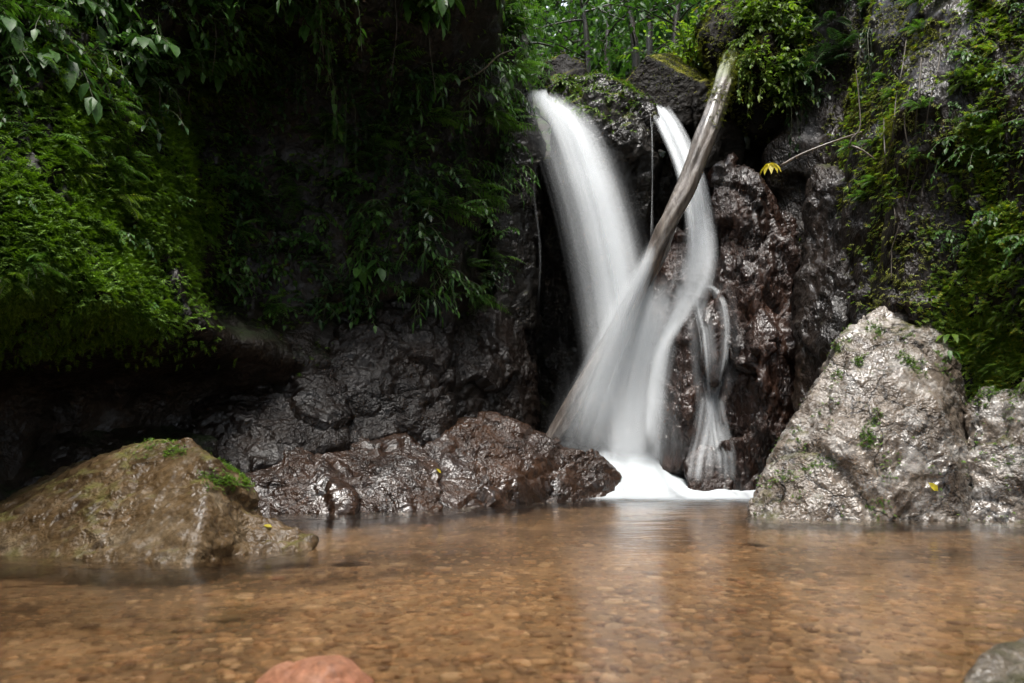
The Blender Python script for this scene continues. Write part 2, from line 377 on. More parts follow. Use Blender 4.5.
# ------------------------------------------------------------------ the pool: bed, gravel, water
def bedz(x, y):
    P = np.stack([x, y, 0 * x], 1)
    return -.15 - .26 * sm(y, 2.5, 6.0) - .16 * sm(-x, -.2, 2.2) + .05 * fbm(P * .9, 3, 77) + .012 * fbm(P * 6, 3, 78)
bx_ = np.arange(-5.5, 6.0, .04); by_ = np.arange(-2.0, 10.2, .04)
BX, BY = np.meshgrid(bx_, by_, indexing='ij'); x, y = BX.ravel(), BY.ravel()
m, t, out = nmat('stream_bed')
v, g = pos(t)
n1 = noise(t, v, 1.3, 4); n2 = noise(t, v, 28, 5, .7); n3 = noise(t, v, 7, 4, .6)
c = ramp(t, n1, [(.3, (.14, .085, .043)), (.55, (.29, .178, .092)), (.75, (.42, .28, .16))])
c = mixc(t, 1.0, c, ramp(t, n2, [(.3, .55), (.7, 1.5)]), 'MULTIPLY'); c = mixc(t, 1.0, c, ramp(t, n3, [(.3, .75), (.7, 1.25)]), 'MULTIPLY')
n5 = noise(t, v, .8, 5, .6, .6); c = mixc(t, 1.0, c, ramp(t, n5, [(.34, .42), (.5, .8), (.66, 1.12)]), 'MULTIPLY')
b = nd(t, 'ShaderNodeBsdfPrincipled'); b.inputs['Roughness'].default_value = .8; t.links.new(c, b.inputs['Base Color']); t.links.new(b.outputs[0], out.inputs[0])
M['bed'] = m
o = link('pool_bed', mesh('pool_bed', np.stack([x, y, bedz(x, y)], 1), grid_faces(len(bx_), len(by_)), M['bed']))
tag(o, 'sandy orange brown bed of the pool under shallow water', 'stream bed', None, 'structure')

def icos():
    b = bmesh.new(); bmesh.ops.create_icosphere(b, subdivisions=1, radius=1); b.verts.ensure_lookup_table()
    V = np.array([v.co[:] for v in b.verts]); F = np.array([[v.index for v in f.verts] for f in b.faces]); b.free(); return V, F
IV, IF = icos()
m, t, out = nmat('gravel')
g = nd(t, 'ShaderNodeNewGeometry')
c = ramp(t, g.outputs['Random Per Island'], [(0, (.12, .07, .04)), (.25, (.21, .12, .06)), (.5, (.34, .19, .09)), (.75, (.46, .28, .145)), (.93, (.55, .4, .25)), (1, (.28, .13, .07))])
b = nd(t, 'ShaderNodeBsdfPrincipled'); b.inputs['Roughness'].default_value = .7; t.links.new(c, b.inputs['Base Color']); t.links.new(b.outputs[0], out.inputs[0]); M['gravel'] = m
NP = 14000
yy = 1.0 + 7.0 * rng.random(NP) ** 1.7; xx = (rng.random(NP) - .5) * (1.7 * yy + 1.2)
sz = .006 + .026 * rng.random(NP) ** 3 + .008 * rng.random(NP)
sc = sz[:, None] * (np.array([1.25, 1.0, .45]) * (.7 + .6 * rng.random((NP, 3))))
th = rng.random(NP) * 6.28
L = IV[None] * (1 + .25 * (rng.random((NP, len(IV), 1)) - .5)) * sc[:, None]
Lx = L[..., 0] * np.cos(th)[:, None] - L[..., 1] * np.sin(th)[:, None]; Ly = L[..., 0] * np.sin(th)[:, None] + L[..., 1] * np.cos(th)[:, None]
PV = np.stack([Lx + xx[:, None], Ly + yy[:, None], L[..., 2] + (bedz(xx, yy) + sc[:, 2] * .3)[:, None]], -1).reshape(-1, 3)
PF = (IF[None] + (np.arange(NP) * len(IV))[:, None, None]).reshape(-1, 3)
o = link('gravel', mesh('gravel', PV, PF, M['gravel']))
tag(o, 'small brown and orange pebbles covering the bed of the pool', 'gravel', None, 'stuff')

# water: reflection by Fresnel over a tinted clear body, softened by long slow ripples
m, t, out = nmat('pool_water')
v, g = pos(t, (1.0, 2.2, 1))
n1 = noise(t, v, 2.2, 3, .5); n2 = noise(t, v, 9, 3, .5)
h = mth(t, 'ADD', n1, mth(t, 'MULTIPLY', n2, .25))
bp = nd(t, 'ShaderNodeBump'); bp.inputs['Strength'].default_value = .22; bp.inputs['Distance'].default_value = .04; t.links.new(h, bp.inputs['Height'])
fr = nd(t, 'ShaderNodeFresnel'); fr.inputs['IOR'].default_value = 1.33
gl = nd(t, 'ShaderNodeBsdfGlossy'); gl.inputs['Roughness'].default_value = .13; t.links.new(bp.outputs[0], gl.inputs['Normal'])
rf = nd(t, 'ShaderNodeBsdfRefraction'); rf.inputs['IOR'].default_value = 1.12; rf.inputs['Roughness'].default_value = .12; rf.inputs['Color'].default_value = (.98, .93, .84, 1)
t.links.new(bp.outputs[0], rf.inputs['Normal'])
tp = nd(t, 'ShaderNodeBsdfTransparent'); tp.inputs[0].default_value = (.98, .93, .84, 1)
mb = nd(t, 'ShaderNodeMixShader'); mb.inputs[0].default_value = .65; t.links.new(tp.outputs[0], mb.inputs[1]); t.links.new(rf.outputs[0], mb.inputs[2])
mx = nd(t, 'ShaderNodeMixShader'); t.links.new(fr.outputs[0], mx.inputs[0]); t.links.new(mb.outputs[0], mx.inputs[1]); t.links.new(gl.outputs[0], mx.inputs[2])
t.links.new(mx.outputs[0], out.inputs[0]); M['water'] = m
wx = np.linspace(-5.5, 6, 60); wy = np.linspace(-8, 10, 80); WX, WY = np.meshgrid(wx, wy, indexing='ij')
o = link('pool_water', mesh('pool_water', np.stack([WX.ravel(), WY.ravel(), 0 * WX.ravel()], 1), grid_faces(60, 80), M['water']))
tag(o, 'clear brown tinted pool water with a silky long exposure surface', 'water', None, 'structure')

# ------------------------------------------------------------------ rocks in and around the pool
rock('boulder', [px((-90, 560, 3.9), (0, 524, 4.1), (60, 492, 4.2), (106, 460, 4.25), (150, 446, 4.3), (187, 440, 4.3), (212, 460, 4.0), (246, 486, 4.25), (262, 512, 4.25),
     (-60, 585, 3.75), (40, 585, 3.68), (120, 585, 3.6), (186, 583, 3.45), (205, 520, 3.72), (225, 580, 3.8), (270, 580, 3.95), (60, 470, 5.0), (170, 455, 5.0), (240, 500, 4.8), (-80, 540, 4.6)),
     px((225, 505, 4.05), (262, 512, 4.1), (300, 527, 4.1), (318, 541, 4.05), (300, 572, 3.9), (230, 578, 3.75), (300, 545, 4.5), (235, 520, 4.6))],
     M['mossy'], 'brown moss topped boulder in the water at left with a sharp ridge', 'boulder', voxel=.02, smooth=1, big=.012, fac=.03, facs=2.0, rid=.006, fine=.009, seed=3, grain=.02, gdir=(.6, -.2, .5))
rock('boulder', [px((746, 512, 5.75), (764, 470, 5.9), (788, 428, 6.05), (814, 382, 6.15), (834, 344, 6.25), (858, 316, 6.4), (880, 303, 6.5), (905, 301, 6.5), (930, 312, 6.4), (948, 336, 6.25), (960, 368, 6.1), (972, 420, 5.95),
     (905, 372, 5.85), (935, 400, 5.68), (860, 380, 5.9), (850, 440, 5.62), (955, 470, 5.45), (746, 548, 5.6), (800, 545, 5.45), (880, 545, 5.36), (970, 545, 5.38), (800, 420, 7.0), (880, 325, 7.2), (930, 325, 7.2), (965, 400, 7.0), (975, 500, 6.5))],
     M['boulder'], 'large pale grey boulder with moss flecks at the right water edge', 'boulder', voxel=.026, smooth=2, big=.03, fac=.06, facs=1.5, rid=.01, fine=.014, seed=23, grain=.035, gdir=(-.5, .1, 1))
rock('boulder', [px((962, 410, 5.85), (985, 392, 5.95), (1060, 380, 5.7), (1120, 420, 5.2), (962, 545, 5.42), (1040, 548, 5.2), (1120, 560, 4.9), (1000, 470, 5.5), (1060, 400, 6.6), (985, 440, 6.5), (1120, 450, 6.2))],
     M['boulder'], 'cracked grey and brown rock jammed against the right boulder below hanging moss', 'boulder', voxel=.028, smooth=3, big=.05, fac=.08, facs=2., rid=.01, fine=.02, seed=24, grain=.03)
rock('stone', [[np.array([-.44, 1.78, -.048]) + np.array([.15 * math.cos(a) * math.cos(b), .12 * math.sin(a) * math.cos(b), .115 * math.sin(b)]) for a in np.linspace(0, 6.28, 14) for b in np.linspace(-1.4, 1.4, 7)]],
     M['red'], 'smooth reddish stone breaking the surface at the bottom edge', 'stone', voxel=.01, smooth=3, big=.05, fac=.012, facs=7, rid=.006, fine=.003, seed=5)
rock('boulder', [px((958, 690, 1.75), (985, 655, 1.8), (1008, 642, 1.85), (1050, 632, 1.9), (1120, 640, 1.8), (950, 760, 1.6), (1100, 780, 1.5), (985, 700, 2.1), (1100, 660, 2.3))],
     M['near'], 'wet speckled rock in the bottom right corner', 'boulder', voxel=.012, smooth=3, big=.03, fac=.015, facs=6, rid=.01, fine=.004, seed=8)
# ledge left of the falls
LG = 'wet dark ledge rocks left of the waterfall'
def led(rows, label, seed, **kw):
    k = dict(voxel=.025, smooth=3, big=.07, fac=.09, facs=1.6, rid=.006, grain=.018, fine=.013, stretch=(1, 1, 1.2)); k.update(kw)
    return rock('ledge_rock', [px(*r) for r in rows], M['ledge_shaded' if seed < 44 else 'ledge'], label, 'rock', LG, seed=seed, **k)
led([((185, 420, 6.4), (200, 395, 6.7), (250, 372, 7.0), (310, 358, 7.2), (345, 375, 7.1), (350, 440, 6.7), (250, 470, 6.2), (180, 470, 6.2), (200, 400, 8.0), (340, 370, 8.2), (180, 540, 6.2), (350, 540, 6.8))],
    'rounded black brown rock hump rising behind the two shiny slabs', 41)
led([((320, 440, 6.7), (330, 345, 7.3), (390, 302, 7.6), (450, 300, 7.8), (455, 380, 7.5), (440, 450, 7.1), (330, 345, 8.6), (450, 300, 8.9), (330, 520, 6.9), (440, 520, 7.2))],
    'tall dark ledge rock under the hanging ferns', 42)
led([((440, 330, 8.0), (470, 295, 8.4), (525, 320, 8.7), (535, 400, 8.6), (530, 450, 8.4), (450, 450, 7.6), (460, 300, 9.3), (535, 330, 9.4), (450, 520, 7.8), (530, 510, 8.3))],
    'shadowed rock shelf beside the foot of the main waterfall', 43)
led([((228, 480, 6.05), (250, 446, 6.6), (285, 430, 6.95), (322, 436, 6.9), (350, 470, 6.4), (352, 505, 6.0), (345, 545, 5.8), (250, 545, 5.75), (232, 525, 5.85), (250, 446, 7.6), (345, 450, 7.6), (235, 500, 6.9), (300, 470, 6.15))],
    'shiny grey slab sloping into the water nearest the mossy boulder', 44)
led([((305, 470, 6.35), (330, 436, 6.95), (368, 424, 7.1), (408, 428, 7.05), (440, 460, 6.7), (445, 500, 6.3), (430, 540, 6.0), (318, 540, 5.88), (330, 436, 7.8), (435, 445, 7.7), (315, 500, 6.9), (380, 475, 6.3))],
    'wet black slab with a white sheen in the middle of the ledge', 45)
led([((395, 485, 6.5), (425, 445, 7.0), (468, 421, 7.4), (520, 426, 7.5), (562, 440, 7.55), (520, 478, 6.95), (450, 535, 6.2), (398, 538, 6.15), (540, 525, 6.9), (430, 440, 8.2), (560, 440, 8.2)),
     ((510, 470, 7.1), (540, 442, 7.6), (588, 448, 7.7), (614, 468, 7.75), (632, 490, 7.8), (610, 512, 7.5), (530, 522, 6.85), (560, 455, 8.3), (625, 490, 8.2))],
    'long reddish wet rock ending at the white foam', 46)
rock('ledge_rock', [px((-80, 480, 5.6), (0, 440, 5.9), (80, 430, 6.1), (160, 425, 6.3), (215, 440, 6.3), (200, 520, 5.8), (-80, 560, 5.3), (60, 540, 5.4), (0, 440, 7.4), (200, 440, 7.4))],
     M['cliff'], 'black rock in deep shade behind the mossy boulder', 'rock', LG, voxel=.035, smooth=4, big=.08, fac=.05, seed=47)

# rocks of the lip
rock('lip_rock', [px((548, 86, 8.9), (575, 70, 8.95), (605, 76, 8.9), (632, 98, 8.85), (655, 106, 8.85), (656, 150, 8.7), (648, 215, 8.75), (615, 250, 8.85), (575, 210, 8.9), (560, 140, 8.85),
     (590, 120, 8.55), (630, 140, 8.55), (550, 90, 9.8), (650, 105, 9.8), (600, 300, 9.4), (560, 240, 9.5), (650, 260, 9.4))],
     M['lip'], 'moss capped grey rock splitting the two streams of the waterfall', 'rock', voxel=.03, smooth=4, big=.05, fac=.11, facs=2.0, rid=.02, seed=61)
rock('lip_rock', [px((538, 85, 9.5), (545, 62, 9.6), (565, 56, 9.7), (583, 66, 9.6), (588, 85, 9.5), (540, 100, 9.5), (590, 100, 9.5), (545, 62, 10.3), (585, 66, 10.3))],
     M['slab'], 'small dark block with a mossy top above the main waterfall', 'rock', voxel=.03, smooth=2, big=.03, fac=.03, seed=62)
rock('lip_rock', [px((612, 97, 9.15), (646, 56, 9.2), (701, 84, 9.1), (704, 125, 9.05), (660, 125, 9.0), (622, 115, 9.1), (672, 52, 10.3), (722, 80, 10.2), (640, 88, 10.2), (640, 150, 9.6), (710, 150, 9.6))],
     M['slab'], 'angular dark slab with a moss edged ridge above the second stream', 'rock', voxel=.018, smooth=1, big=.012, fac=.012, facs=2.5, rid=.006, fine=.006, seed=63)
rock('lip_rock', [px((692, 92, 9.0), (705, 82, 9.1), (740, 100, 9.1), (745, 160, 8.9), (700, 170, 8.85), (692, 120, 8.95), (740, 95, 10), (695, 90, 10), (740, 300, 9.2), (700, 300, 9.2))],
     M['slab'], 'shaded rock between the second stream and the fallen log', 'rock', voxel=.03, smooth=3, big=.04, fac=.05, seed=64)
rock('lip_rock', [px((490, 110, 8.85), (505, 98, 8.9), (528, 104, 8.85), (540, 140, 8.75), (536, 200, 8.75), (535, 330, 8.75), (495, 330, 8.5), (490, 200, 8.55), (500, 100, 9.8), (540, 140, 9.8), (540, 330, 9.6))],
     M['lip'], 'dark vertical rock face at the left edge of the main waterfall', 'rock', voxel=.03, smooth=4, big=.05, fac=.05, seed=65)
# buttress right of the falls
rock('buttress_rock', [px((714, 215, 8.4), (716, 176, 8.5), (732, 154, 8.6), (756, 175, 8.4), (778, 220, 8.25), (795, 280, 8.1), (808, 350, 7.9), (806, 430, 7.75), (790, 500, 7.6), (735, 505, 7.75), (722, 440, 7.95), (728, 340, 8.1), (712, 280, 8.2),
     (760, 330, 7.75), (770, 420, 7.6), (714, 185, 9.4), (800, 280, 9.4), (800, 500, 9.0), (730, 500, 9.2))],
     M['buttress'], 'tall wet red brown rock buttress right of the falls with broken ribs', 'rock', voxel=.025, smooth=1, big=.07, fac=.15, facs=1.9, rid=.008, fine=.013, seed=71, stretch=(1.3, 1.3, .8), grain=.05, gdir=(.3, -.1, -1))
rock('cascade_rock', [px((652, 300, 8.6), (670, 250, 8.7), (695, 220, 8.75), (715, 240, 8.6), (722, 320, 8.35), (724, 400, 8.2), (715, 470, 8.05), (662, 470, 8.05), (652, 400, 8.3), (690, 330, 8.1), (690, 420, 7.95), (660, 250, 9.4), (720, 250, 9.4), (660, 480, 9), (720, 480, 9))],
     M['buttress'], 'dark rock with thin streams running over it under the second fall', 'rock', voxel=.025, smooth=4, big=.05, fac=.06, facs=2.6, rid=.03, seed=72)
rock('cascade_rock', [px((700, 310, 8.15), (712, 300, 8.15), (726, 312, 8.1), (726, 370, 8.0), (715, 390, 7.95), (702, 370, 8.0), (705, 320, 7.95), (722, 330, 7.95), (710, 305, 8.6), (715, 380, 8.5))],
     M['buttress'], 'rounded wet knob of rock ringed by a loop of water', 'rock', voxel=.02, smooth=5, big=.03, fac=.015, seed=73)
rock('cascade_rock', [px((682, 462, 7.95), (700, 445, 8.0), (724, 448, 7.95), (736, 470, 7.85), (730, 500, 7.7), (690, 500, 7.7), (700, 450, 8.6), (730, 460, 8.6))],
     M['buttress'], 'low pinkish rock at the foot of the thin streams beside the foam', 'rock', voxel=.02, smooth=6, big=.03, fac=.012, seed=74)
rock('buttress_rock', [px((796, 330, 7.6), (810, 180, 8.0), (835, 165, 7.8), (858, 200, 7.4), (852, 300, 7.2), (830, 360, 7.1), (800, 440, 7.3), (798, 500, 7.3), (840, 480, 7.0), (820, 200, 9.0), (860, 250, 8.6), (840, 500, 8))],
     M['cliff_wet'], 'narrow dark rock rib between the buttress and the right cliff', 'rock', voxel=.03, smooth=3, big=.06, fac=.08, facs=2.4, rid=.04, seed=75, stretch=(1, 1, .8))

# ------------------------------------------------------------------ fallen log
def tube(path, radii, nseg=18, seed=0, amp=.012, freq=(3., 3., 1.2), cap=True, step=.05):
    C = catmull(np.column_stack([path, radii]), 12); C = resample(C, step); P, r = C[:, :3], C[:, 3]
    T = np.gradient(P, axis=0); T /= np.linalg.norm(T, axis=1, keepdims=True)
    a = np.cross(T, [0, 0, 1.]); bad = np.linalg.norm(a, axis=1) < .1; a[bad] = np.cross(T[bad], [1., 0, 0]); a /= np.linalg.norm(a, axis=1, keepdims=True); b = np.cross(a, T)
    th = np.linspace(0, 2 * np.pi, nseg, endpoint=False)
    ring = a[:, None] * np.cos(th)[None, :, None] + b[:, None] * np.sin(th)[None, :, None]
    s = np.arange(len(P)) * step
    q = np.stack([np.tile(np.cos(th) * 1.6, (len(P), 1)), np.tile(np.sin(th) * 1.6, (len(P), 1)), np.repeat(s[:, None] * .8, nseg, 1)], -1).reshape(-1, 3)
    d = amp * (fbm(q, 4, seed) * 2 + ridged(q * np.array([3, 3, .6]), 2, seed + 3) * .5)
    V = (P[:, None] + ring * r[:, None, None]).reshape(-1, 3) + ring.reshape(-1, 3) * d[:, None]
    n = len(P); F = []
    i = np.arange(n - 1)[:, None] * nseg; j = np.arange(nseg)[None]; j2 = (j + 1) % nseg
    F = np.stack([i + j, i + j2, i + nseg + j2, i + nseg + j], -1).reshape(-1, 4)
    Tt = np.vstack([F[:, [0, 1, 2]], F[:, [0, 2, 3]]])
    if cap:
        V = np.vstack([V, P[0] - T[0] * r[0] * .2, P[-1] + T[-1] * r[-1] * .2]); k0, k1 = len(V) - 2, len(V) - 1; jj = np.arange(nseg); j3 = (jj + 1) % nseg
        Tt = np.vstack([Tt, np.stack([np.full(nseg, k0), j3, jj], 1), np.stack([np.full(nseg, k1), (n - 1) * nseg + jj, (n - 1) * nseg + j3], 1)])
    return V, Tt
def wood(name, a, b_, moss=.0):
    m, t, out = nmat(name); v, g = pos(t, (1, 1, .22), (0, R(-28), 0)); n = noise(t, v, 14, 8, .7, .3); n2 = noise(t, v, 3, 4)
    c = mixc(t, ramp(t, n, [(.35, 0.), (.65, 1.)]), a, b_); c = mixc(t, ramp(t, n2, [(.45, 0.), (.7, .55)]), c, (.09, .055, .035))
    if moss:
        sx = nd(t, 'ShaderNodeSeparateXYZ'); t.links.new(g.outputs['Position'], sx.inputs[0])
        v2, _ = pos(t); mn = noise(t, v2, 6, 6, .7)
        f = mth(t, 'ADD', mth(t, 'MULTIPLY', mth(t, 'SUBTRACT', sx.outputs[2], 4.05), .6), mn); f = ramp(t, f, [(.55, 0.), (.75, 1.)])
        c = mixc(t, f, c, (.10, .115, .025))
    b = nd(t, 'ShaderNodeBsdfPrincipled'); t.links.new(c, b.inputs['Base Color']); b.inputs['Roughness'].default_value = .38; b.inputs['Coat Weight'].default_value = .4; b.inputs['Coat Roughness'].default_value = .15
    bp = nd(t, 'ShaderNodeBump'); bp.inputs['Strength'].default_value = .8; bp.inputs['Distance'].default_value = .03; t.links.new(n, bp.inputs['Height']); t.links.new(bp.outputs[0], b.inputs['Normal'])
    t.links.new(b.outputs[0], out.inputs[0]); return m
M['log'] = wood('log_wood', (.03, .024, .019), (.20, .175, .15), .75); M['twig'] = wood('twig_wood', (.05, .04, .03), (.2, .16, .12)); M['bark'] = wood('bark', (.012, .01, .008), (.035, .03, .022))
V, T = tube(px((738, 40, 9.25), (727, 72, 8.6), (708, 128, 8.15), (690, 178, 8.0), (668, 225, 7.92), (648, 272, 7.98), (614, 335, 8.12), (580, 392, 8.1), (547, 446, 8.12)),
            [.09, .092, .088, .086, .086, .085, .082, .076, .065], 30, 5, .03, step=.03)
c0 = V.mean(0) * [1, 1, 0] + [0, 0, V[:, 2].min()]
lg = link('fallen_log', mesh('fallen_log', V, T, M['log'], origin=c0), None, c0); LOGVT = (V, T)
tag(lg, 'long weathered log leaning diagonally across the falls from mossy top right', 'log'); SOLID.append((V, T))
V, T = tube(px((612, 360, 8.35), (598, 392, 8.3), (580, 445, 8.25)), [.06, .07, .075], 14, 9, .012)
c0 = V.mean(0); lg2 = link('fallen_log', mesh('fallen_log', V, T, M['bark'], origin=c0), None, c0); tag(lg2, 'short dark broken log half hidden by spray at the foot of the main fall', 'log')

# ------------------------------------------------------------------ falling water
m, t, out = nmat('falling_water')
ad = nd(t, 'ShaderNodeAttribute', attribute_name='dens'); af = nd(t, 'ShaderNodeAttribute', attribute_name='flow')
n1 = noise(t, af.outputs['Vector'], 1.0, 4, .6)
al = mth(t, 'MULTIPLY', ad.outputs['Fac'], ramp(t, n1, [(.30, .12), (.68, 1.0)]), True)
df = nd(t, 'ShaderNodeBsdfDiffuse'); df.inputs[0].default_value = (.8, .83, .85, 1)
tl = nd(t, 'ShaderNodeBsdfTranslucent'); tl.inputs[0].default_value = (.8, .83, .85, 1)
g = nd(t, 'ShaderNodeNewGeometry'); va = nd(t, 'ShaderNodeVectorMath'); va.operation = 'ADD'; va.inputs[1].default_value = (0, 0, .9)
t.links.new(g.outputs['Normal'], va.inputs[0]); vn = nd(t, 'ShaderNodeVectorMath'); vn.operation = 'NORMALIZE'; t.links.new(va.outputs[0], vn.inputs[0]); t.links.new(vn.outputs[0], df.inputs['Normal'])
mw = nd(t, 'ShaderNodeMixShader'); mw.inputs[0].default_value = .4; t.links.new(df.outputs[0], mw.inputs[1]); t.links.new(tl.outputs[0], mw.inputs[2])
tp = nd(t, 'ShaderNodeBsdfTransparent'); mx = nd(t, 'ShaderNodeMixShader')
t.links.new(al, mx.inputs[0]); t.links.new(tp.outputs[0], mx.inputs[1]); t.links.new(mw.outputs[0], mx.inputs[2]); t.links.new(mx.outputs[0], out.inputs[0]); M['fall'] = m

def unit(a): return a / np.maximum(np.linalg.norm(a, axis=-1, keepdims=True), 1e-9)
_v, _t, _k = [], [], 0
for V, T in SOLID[-16:]: _v.append(V); _t.append(T + _k); _k += len(V)
_v = np.vstack(_v); _t = np.vstack(_t); RB = BVHTree.FromPolygons([tuple(v) for v in _v], [tuple(map(int, q)) for q in _t])
def ray(a, b):
    p = RB.ray_cast(Vector((0, 0, CAMH)), Vector(at(a, b, 1.) - np.array([0, 0, CAMH])).normalized())[0]
    return None if p is None else np.array(p)
class Strands:
    def __init__(s): s.V, s.F, s.d, s.f, s.n = [], [], [], [], 0
    def add(s, path, w, dens, f0=.04, f1=.12, nc=7, flow=5.0, bulge=.35):
        """path (k,3) centre line, w widths along it (m), dens peak opacity; a curved ribbon that thins to nothing at both sides and ends"""
        P = catmull(np.column_stack([path, np.broadcast_to(w, (len(path),)), np.broadcast_to(dens, (len(path),))]), 10); C = resample(P, .06)
        P, w, dn = C[:, :3], C[:, 3], C[:, 4]; n = len(P); T = np.gradient(P, axis=0); T /= np.linalg.norm(T, axis=1, keepdims=True)
        a = np.cross(T, [0, 1., 0]); a /= np.linalg.norm(a, axis=1, keepdims=True); b = np.cross(a, T)
        u = np.linspace(-1, 1, nc); sgn = np.sign(rng.random() - .5); wob = (rng.random() - .5) * .8
        a2 = a * math.cos(wob) + b * math.sin(wob); b2 = b * math.cos(wob) - a * math.sin(wob)
        V = P[:, None] + a2[:, None] * (u[None, :, None] * w[:, None, None] * .5) + b2[:, None] * (sgn * bulge * (1 - u ** 2)[None, :, None] * w[:, None, None] * .5)
        l = np.linspace(0, 1, n); e = np.minimum(1, l / f0) * np.minimum(1, (1 - l) / f1); e = e * e * (3 - 2 * e)
        d = dn[:, None] * e[:, None] * ((1 - u ** 2) ** 1.5)[None]
        o = rng.random(3) * 50
        sl = np.arange(n) * .06
        f = np.stack([np.broadcast_to(u[None] * w[:, None] * 10 * flow / 5 + o[0], (n, nc)), np.repeat((sl * .35 + o[1])[:, None], nc, 1), np.full((n, nc), o[2])], -1)
        s.V.append(V.reshape(-1, 3)); s.F.append(grid_faces(n, nc) + s.n); s.n += n * nc; s.d.append(d.ravel()); s.f.append(f.reshape(-1, 3))
    def build(s, name, label=None, cat=None, group=None, parent=None):
        V = np.vstack(s.V); o_ = np.array([V[:, 0].mean(), V[:, 1].mean(), V[:, 2].min()])
        o = link(name, mesh(name, V, np.vstack(s.F), M['fall'], attrs={'dens': np.concatenate(s.d), 'flow': np.vstack(s.f)}, origin=None if parent else o_), parent, None if parent else o_)
        return tag(o, label, cat, group)
def lerp_path(A, B, a, dz=0):
    A = np.array(A, float); B = np.array(B, float); q = A * (1 - a) + B * a; q[:, 2] += dz
    return np.array([at(*r) for r in q])
ST = Strands()
ML = [(519, 92, 9.15), (538, 118, 8.62), (557, 170, 8.42), (574, 235, 8.38), (588, 310, 8.4), (596, 380, 8.35), (600, 460, 8.3)]
MR = [(554, 90, 9.15), (590, 124, 8.5), (614, 180, 8.36), (632, 240, 8.36), (645, 310, 8.38), (652, 380, 8.33), (660, 460, 8.28)]
for k in range(95):
    a = np.clip(rng.normal(.55, .22), .0, 1.0); ce = 1 - abs(a - .58) * 1.5
    ST.add(lerp_path(ML, MR, a, rng.normal(0, .10)), rng.uniform(.5, 1.1) * np.array([.14, .19, .23, .26, .28, .32, .36]), (.16 + .24 * rng.random()) * max(.12, ce), .03, .03)
for k in range(26):                                   # soft veil around the jet
    a = rng.random() * 1.16 - .08
    ST.add(lerp_path(ML, MR, a, rng.normal(0, .16))[rng.integers(0, 2):], rng.uniform(.25, .45), .06, .2, .05)
for k in range(60):                                   # spray running down along the log
    a = rng.random()
    A = [(650, 240, 7.8), (640, 266, 7.8), (614, 318, 7.88), (590, 372, 7.95), (568, 425, 8.0), (562, 446, 8.02)]; B = [(664, 240, 8.0), (655, 268, 8.0), (640, 320, 8.1), (622, 380, 8.15), (604, 440, 8.15), (598, 460, 8.15)]
    ST.add(lerp_path(A, B, a, rng.normal(0, .03)), [.08, .12, .2, .26, .3, .3], np.array([1, 1.5, 1.6, 1.1, .8, .7]) * (.07 + .25 * rng.random() ** 1.5) * (1 - .4 * max(0, .45 - a) - .2 * max(0, a - .5)), .3 * rng.random() + .08, .25 + .15 * rng.random())
for k in range(40):                                   # curtain right of the log
    a = rng.random()
    A = [(646, 290, 8.2), (630, 350, 8.2), (618, 400, 8.2), (612, 462, 8.2)]; B = [(672, 268, 8.25), (662, 340, 8.2), (652, 400, 8.2), (655, 466, 8.15)]
    ST.add(lerp_path(A, B, a, rng.normal(0, .08)), [.2, .3, .36, .4], .06 + .14 * rng.random(), .25, .04)
for k in range(16):                                   # spray drifting off the foot
    u_ = rng.uniform(565, 690); v_ = rng.uniform(330, 400); ST.add(px((u_ - 4, v_, 8.2), (u_, v_ + 35, 8.1), (u_ + rng.normal(0, 8), 440, 8.0), (u_ + rng.normal(0, 14), 482, 7.9)), [.3, .5, .7, .8], .05, .5, .35)
ST.add(px((538, 150, 8.6), (534, 190, 8.6), (540, 250, 8.6), (538, 310, 8.6)), .03, .12, .3, .4)
ST.build('main_waterfall', 'broad white main waterfall fanning out from the left lip', 'waterfall')
S2 = Strands()
A = [(645, 105, 9.1), (657, 122, 8.75), (676, 165, 8.5), (688, 215, 8.38), (690, 260, 8.2), (682, 290, 8.1)]; B = [(666, 104, 9.1), (684, 132, 8.75), (702, 175, 8.5), (711, 220, 8.38), (714, 260, 8.2), (708, 290, 8.1)]
for k in range(34):
    a = rng.random(); S2.add(lerp_path(A, B, a, rng.normal(0, .04)), [.06, .07, .08, .1, .12, .14], np.array([1, 1, 1, .8, .55, .4]) * (.25 + .35 * rng.random()), .04, .3)
A = [(690, 205, 8.42), (684, 270, 8.2), (668, 320, 8.15), (652, 370, 8.05), (644, 450, 8.0)]; B = [(712, 205, 8.4), (712, 270, 8.15), (690, 312, 8.05), (668, 350, 8.0), (655, 460, 7.95)]
for k in range(40):
    a = rng.random(); S2.add(lerp_path(A, B, a, rng.normal(0, .03)), [.14, .13, .1, .1, .14], (.04 + .2 * rng.random() ** 1.5) * (1 - .4 * a), .3, .2)
def trick(path, n, w, dn, jit=2.5, dj=.03):
    for k in range(n):
        j = rng.normal(0, jit); P = []
        for p in catmull(np.array(path)[:, :2], 3):
            h_ = ray(p[0] + j + rng.normal(0, .5), p[1]); P.append(h_ if h_ is not None else at(p[0], p[1], path[0][2]))
        P = np.array(P); P[1:-1] = P[1:-1] * .4 + .3 * P[2:] + .3 * P[:-2]
        P += unit(np.array([0, 0, CAMH]) - P) * rng.uniform(.015, .05)
        S2.add(P, w, dn * (.6 + .6 * rng.random()), .08, .12, nc=5)
def trick0(path, n, w, dn, jit=2.5, dj=.03):
    for k in range(n):
        j = rng.normal(0, jit); S2.add(np.array([at(p[0] + j + rng.normal(0, .6), p[1], p[2] + rng.normal(0, dj)) for p in path]), w, dn * (.6 + .6 * rng.random()), .08, .12, nc=5)
LOOP = [(698, 288, 8.0), (712, 286, 7.95), (725, 304, 7.9), (728, 345, 7.85), (721, 385, 7.8), (713, 404, 7.8), (712, 440, 7.78), (708, 474, 7.7)]
